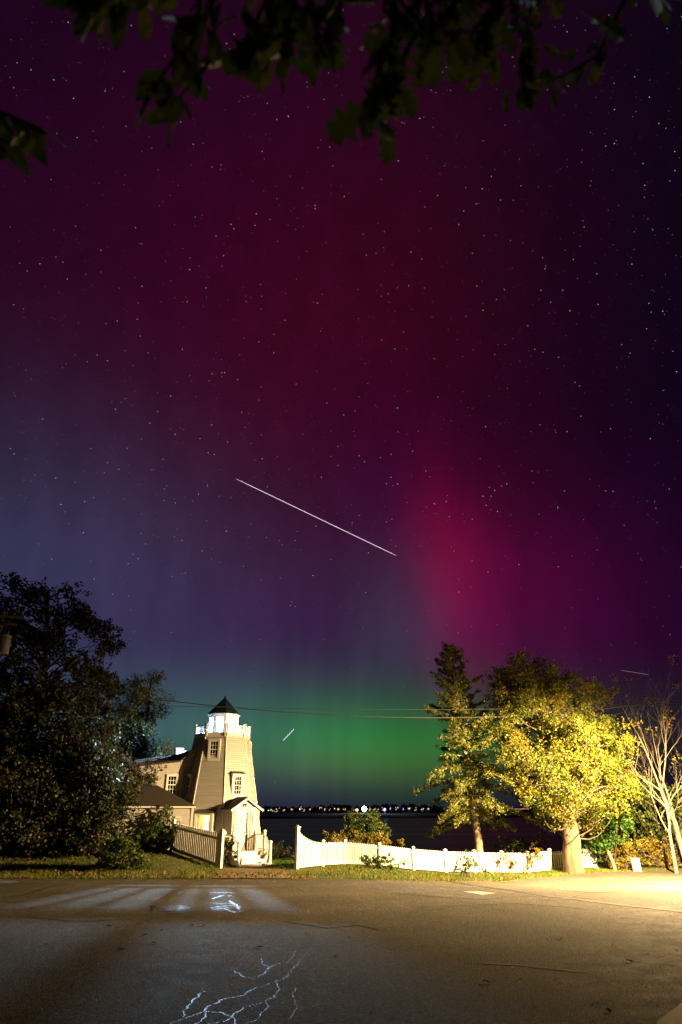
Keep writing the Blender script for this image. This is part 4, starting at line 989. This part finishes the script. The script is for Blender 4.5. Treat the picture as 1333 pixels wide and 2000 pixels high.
# ------------------------------------------------------------------ far shore
fw = []; 
for i in range(1500):
    x = rng.uniform(-560, 760); y = rng.uniform(915, 990); hgt_ = (4 + 3.0 * (math.sin(x * .021) * .5 + .5) + 2.2 * (math.sin(x * .07 + 2) * .5 + .5)) * rng.uniform(.6, 1.1)
    fw.append(np.array([x, y, hgt_ * rng.uniform(.1, 1) - 1]))
fw = np.repeat(np.array(fw), 10, 0) + rng.normal(size=(15000, 3)) * [2.2, 1.5, .8]
o = quads_mesh('far_wood', leaf_quads(fw, 3.4, 1.2, 0), surf('far_foliage', (.010, .013, .008), (.018, .02, .012), .05, 1)); tag(o, 'dark low line of woods along the far shore', 'woods', kind='stuff')
wall_f = surf('far_house_wall', (.35, .33, .30), None, rough=.8)
glows = [emis('far_window_warm', (1, .62, .28), 1.8, 'NONE'), emis('far_window_white', (.9, .95, 1), 1.7, 'NONE'), emis('far_window_pink', (1, .5, .45), 1.6, 'NONE'), emis('far_window_blue', (.35, .45, 1), 2.0, 'NONE')]
spots_f = [(515, 1582, 1), (527, 1581, 1), (534, 1583, 2), (541, 1582, 1), (549, 1581, 0), (556, 1582, 0), (571, 1580, 0), (587, 1579, 1), (592, 1582, 0), (605, 1581, 0), (627, 1579, 1), (636, 1581, 0), (643, 1582, 0),
           (655, 1580, 1), (663, 1579, 0), (673, 1579, 0), (682, 1580, 0), (697, 1581, 0), (724, 1580, 1), (732, 1574, 1), (738, 1580, 0), (748, 1577, 2), (752, 1581, 1), (764, 1579, 3), (776, 1577, 1), (788, 1579, 3), (800, 1578, 1), (812, 1580, 0), (825, 1578, 1), (836, 1580, 0)]
for i, (px_, py_, gi) in enumerate(spots_f):
    D_ = 880 + (i * 37 % 50); q = P(px_, py_, D_); w_ = random.uniform(3.2, 5.0); hh_ = random.uniform(3.0, 5.0); zb = q[2] - hh_ * .5; a = random.uniform(-.5, .5); tx = np.array([math.cos(a), math.sin(a), 0]); tn = np.array([math.sin(a), -math.cos(a), 0])
    zb = min(zb, 1.0); th = thing('shore_house', 'tiny lit house among dark trees on the far shore', 'house', (q[0], q[1], zb), 'lit houses along the far shore')
    o_ = np.array([q[0], q[1], 0.]); mb = MB(); mb.obox(o_, tx, tn, -w_ / 2, w_ / 2, -3, 0, zb - 3, zb + hh_); mb.build('wall', wall_f, th)
    mb = MB(); g = [o_ + tx * u + [0, 0, z_] for u, z_ in ((-w_ / 2 - .3, zb + hh_), (w_ / 2 + .3, zb + hh_), (0, zb + hh_ + 1.8))]; mb.prism([x + tn * .3 for x in g], [x - tn * 3.3 for x in g]); mb.build('roof', shingle, th)
    for k in range(random.choice((3, 4, 4, 5))):
        u = random.uniform(-w_ / 2 + .5, w_ / 2 - .5); z_ = zb + random.uniform(.6, hh_ - .6); ww = random.uniform(.35, .8)
        mb = MB(); mb.obox(o_, tx, tn, u - ww / 2, u + ww / 2, .01, .12, z_ - .4, z_ + .4); mb.build('window', random.choice((glows[gi], glows[gi], glows[0])), th)
for px_, py_, D_, k_, col_, st_, en_, lab in ((712, 1580, 760, 1.35, (.80, .91, 1), 22, 40000, 'dazzling white floodlight on a mast across the water'),
        (698, 1582, 790, .75, (1, .60, .30), 2.2, 6000, 'orange lamp beside the dazzling floodlight across the water'), (752, 1581, 780, .7, (.50, .66, 1), 2.4, 6000, 'smaller bluish lamp on the far shore past the dazzling floodlight')):
    q = P(px_, py_, D_); th = thing('floodlight', lab, 'floodlight', (q[0], q[1], -1.0))
    mb = MB(); mb.tube([(q[0], q[1], -3), (q[0], q[1], q[2] - .2)], .15, 6); mb.build('mast', grey_metal, th)
    mb = MB(); mb.lathe((q[0], q[1], q[2]), [(.4 * k_, -1.9 * k_), (1.35 * k_, -1.2 * k_), (1.9 * k_, 0), (1.35 * k_, 1.2 * k_), (.4 * k_, 1.9 * k_)], 12); mb.build('lamp_head', emis('flood_glow_' + str(px_), col_, st_, 'NONE'), th)
    bl = bpy.data.lights.new('flood_light', 'POINT'); bl.energy = en_; bl.color = col_; bl.shadow_soft_size = 1.5
    link(bpy.data.objects.new('flood_light', bl), th, (q[0], q[1] - 3.5, q[2] + .5))
q1, q2 = P(993, 1580, 900), P(1035, 1579, 900)
th = thing('bridge_light', 'thin reddish strip of light low on the far horizon', 'light', q1)
mb = MB(); mb.obox((0, 0, 0), (1, 0, 0), (0, 1, 0), q1[0], q2[0], 900, 900.6, q1[2] - .3, q1[2] + .35); mb.build('light_strip', emis('red_strip', (1, .25, .25), 1.2, 'NONE'), th)
mb = MB(); mb.tube([(q1[0] + 12, 900, -3), (q1[0] + 12, 900, q1[2] + 4)], .25, 5); mb.build('mast', grey_metal, th)

# ------------------------------------------------------------------ bright streaks in the sky
def streak(label, a, b, D, r, col, st, beads=0):
    a, b = P(*a, D), P(*b, D); th = thing('light_streak', label, 'light streak', a)
    mb = MB(); mb.tube([a + (b - a) * f for f in np.linspace(0, 1, 12)], [r * .4] + [r] * 10 + [r * .5], 6); mb.build('streak_core', emis('streak_' + str(int(a[0])), col, st, 'NONE'), th)
    if beads:
        bm_ = emis('bead_' + str(int(a[0])), (.85, .9, 1), 2.2, 'NONE'); up = np.array([0, 0, 1.])
        for i in range(beads):
            c = a + (b - a) * ((i + .6) / beads) + up * r * 3.6; mb = MB(); mb.lathe(c, [(.02, -r), (r * .9, 0), (.02, r)], 6); mb.build('bead', bm_, th)
streak('long thin white streak slanting across the purple sky', (461, 935), (774, 1085), 2500, .82, (1, .86, .95), 1.25, 15)
streak('short bright white streak right of the lantern', (553, 1447), (575, 1424), 2500, .95, (.85, .95, 1), 1.0, 6)
streak('faint short streak above the bare tree', (1213, 1309), (1268, 1318), 2500, .7, (1, .75, .8), .22)

# ------------------------------------------------------------------ oak over the camera
ob_ = np.array([1.6, -2.6, gz(1.6, -2.6)])
oak = thing('oak_tree', 'dark overhanging oak boughs with lobed leaves close overhead', 'tree', ob_)
mb = MB(); mb.tube([ob_ - [0, 0, .2], ob_ + [0, 0, 1.5], ob_ + [-.1, .2, 3.6], ob_ + [-.2, .5, 6.2]], [.34, .27, .24, .18], 12); mb.build('trunk', barkd, oak, smooth=True)
def leaf_mesh(kind):
    mb = MB(); n_ = 9
    if kind == 'lobed': half = [.02, .14, .07, .27, .11, .33, .14, .24, .02]
    else: half = [.02, .12, .20, .25, .26, .24, .19, .11, .01]
    vs = []
    for i, w_ in enumerate(half):
        x = i / (n_ - 1); droop_ = -.10 * x * x; vs += [(x, -w_, droop_ + .05), (x, 0, droop_), (x, w_, droop_ + .05)]
    fs = [(3 * i + j, 3 * (i + 1) + j, 3 * (i + 1) + j + 1, 3 * i + j + 1) for i in range(n_ - 1) for j in (0, 1)]
    mb.add(vs, fs); mb.tube([(-.25, 0, .0), (0, 0, 0)], .012, 4); return mb.mesh('leaf', near_leaf, True)
LM = [leaf_mesh('lobed'), leaf_mesh('oval')]
def put_leaf(p, d, kind, L):
    o = bpy.data.objects.new('leaf', LM[kind]); link(o, oak, p); d = Vector(d); q = d.to_track_quat('X', 'Z'); o.rotation_mode = 'QUATERNION'
    from mathutils import Quaternion
    o.rotation_quaternion = q @ Quaternion((1, 0, 0), random.uniform(-1.3, 1.3)); o.scale = (L, L * random.uniform(.8, 1.1), L)
tw = MB(); XQ = []
def more_leaf(p, d, kind, L):
    o_ = LM[kind]; from mathutils import Quaternion
    q = Vector(d).to_track_quat('X', 'Z') @ Quaternion((1, 0, 0), random.uniform(-1.3, 1.3)); m_ = Matrix.LocRotScale(Vector(p), q, Vector((L, L * random.uniform(.8, 1.1), L)))
    vs = [m_ @ v.co for v in o_.vertices]; XQ.append([[tuple(vs[i]) for i in pl.vertices] for pl in o_.polygons if len(pl.vertices) == 4])
def spray(pts, kind, nl, L, hang=.8):
    nl = int(nl * 1.22)
    """twig through (px, py, distance) points, leaves along it"""
    w_ = [P(a, b, D) for a, b, D in pts]; k = len(w_)
    full = []
    for i in range(k - 1): full += curve(w_[i], w_[i + 1], 4, 0, .05)[:-1]
    full.append(w_[-1]); tw.tube(full, np.linspace(.011, .004, len(full)), 5, False)
    for j in range(nl):
        f = rng.uniform(.15, 1) if j else 1.0; i = min(int(f * (len(full) - 1)), len(full) - 2); p = full[i] + (full[i + 1] - full[i]) * (f * (len(full) - 1) - i)
        ax_ = full[i + 1] - full[i]; ax_ /= np.linalg.norm(ax_); d_ = ax_ * .8 + rng.normal(size=3) * .55 + np.array([0, 0, -hang]); d_ /= np.linalg.norm(d_)
        put_leaf(p + d_ * .02, d_, kind, 1.12 * L * rng.uniform(.75, 1.2))
        if pts[-1][1] < 160 and pts[0][0] > 0:
            p2 = p + rng.normal(size=3) * [.10, .05, .03] + [0, .03, .06]; d2 = rng.normal(size=3) * .6 + [0, 0, -.7]; more_leaf(p2, d2 / np.linalg.norm(d2), kind, 1.0 * L * rng.uniform(.7, 1.15))
SPR = [([(330, -160, 1.35), (300, -40, 1.4), (200, 10, 1.45)], 1, 9, .13), ([(420, -160, 1.4), (390, 20, 1.45), (330, 130, 1.5), (300, 185, 1.52)], 1, 15, .125),
       ([(420, -100, 1.45), (420, 60, 1.5), (370, 170, 1.55), (330, 200, 1.58)], 1, 9, .12), ([(560, -150, 1.4), (520, 0, 1.45), (480, 90, 1.5)], 1, 14, .13),
       ([(620, -150, 1.3), (570, 20, 1.4), (555, 110, 1.45)], 1, 10, .12), ([(700, -150, 1.35), (680, -20, 1.4), (650, 60, 1.45)], 0, 13, .14),
       ([(800, -160, 1.3), (770, 0, 1.35), (745, 130, 1.4), (735, 235, 1.42)], 0, 15, .14), ([(860, -150, 1.35), (850, 0, 1.4), (790, 110, 1.42), (760, 190, 1.45)], 0, 13, .135),
       ([(930, -150, 1.3), (900, -20, 1.35), (870, 70, 1.4)], 0, 14, .14), ([(1010, -150, 1.4), (990, -20, 1.45), (930, 60, 1.5)], 0, 14, .13),
       ([(1100, -150, 1.6), (1060, -20, 1.7), (1040, 80, 1.75), (1030, 150, 1.8)], 0, 20, .10), ([(1225, -120, 1.6), (1210, 20, 1.7), (1165, 110, 1.75), (1100, 150, 1.8), (1050, 170, 1.8)], 0, 18, .09),
       ([(1240, -100, 1.6), (1260, -20, 1.65), (1300, 0, 1.7)], 1, 5, .11), ([(-140, 120, 1.6), (-40, 190, 1.65), (20, 225, 1.7), (70, 250, 1.72)], 1, 17, .115),
       ([(-140, 160, 1.6), (-60, 240, 1.65), (20, 280, 1.7)], 1, 9, .115), ([(260, -140, 1.3), (240, -60, 1.35), (160, -10, 1.4)], 1, 8, .12), ([(480, -150, 1.3), (440, -40, 1.35), (400, 40, 1.4)], 1, 10, .12),
       ([(760, -150, 1.25), (720, -60, 1.3), (600, -10, 1.35)], 0, 9, .13), ([(1000, -160, 1.25), (900, -80, 1.3), (820, -10, 1.35)], 0, 10, .14), ([(1080, -150, 1.5), (1030, -60, 1.55), (960, 0, 1.6)], 0, 9, .12)]
for s_ in SPR: spray(*s_)
hub = ob_ + np.array([-.2, .5, 6.2]); hub2 = P(700, -170, 1.3)
tw.tube(curve(ob_ + [-.1, .2, 4.4], hub2, 6, .06), np.linspace(.12, .03, 7), 8, False)
for s_ in SPR:
    st_ = P(*s_[0][0])
    if s_[0][0][0] < 0: via = P(-260, -260, 1.5); tw.tube(curve(hub2, via, 5, .04) + curve(via, st_, 4, 0)[1:], np.linspace(.026, .011, 10), 5, False)
    else: tw.tube(curve(hub2, st_, 5, .04), np.linspace(.026, .011, 6), 5, False)
tw.build('branchwork', barkd, oak)
co = quads_mesh('foliage', np.array([f_ for l_ in XQ for f_ in l_]), near_leaf, oak); co['kind'] = 'stuff'
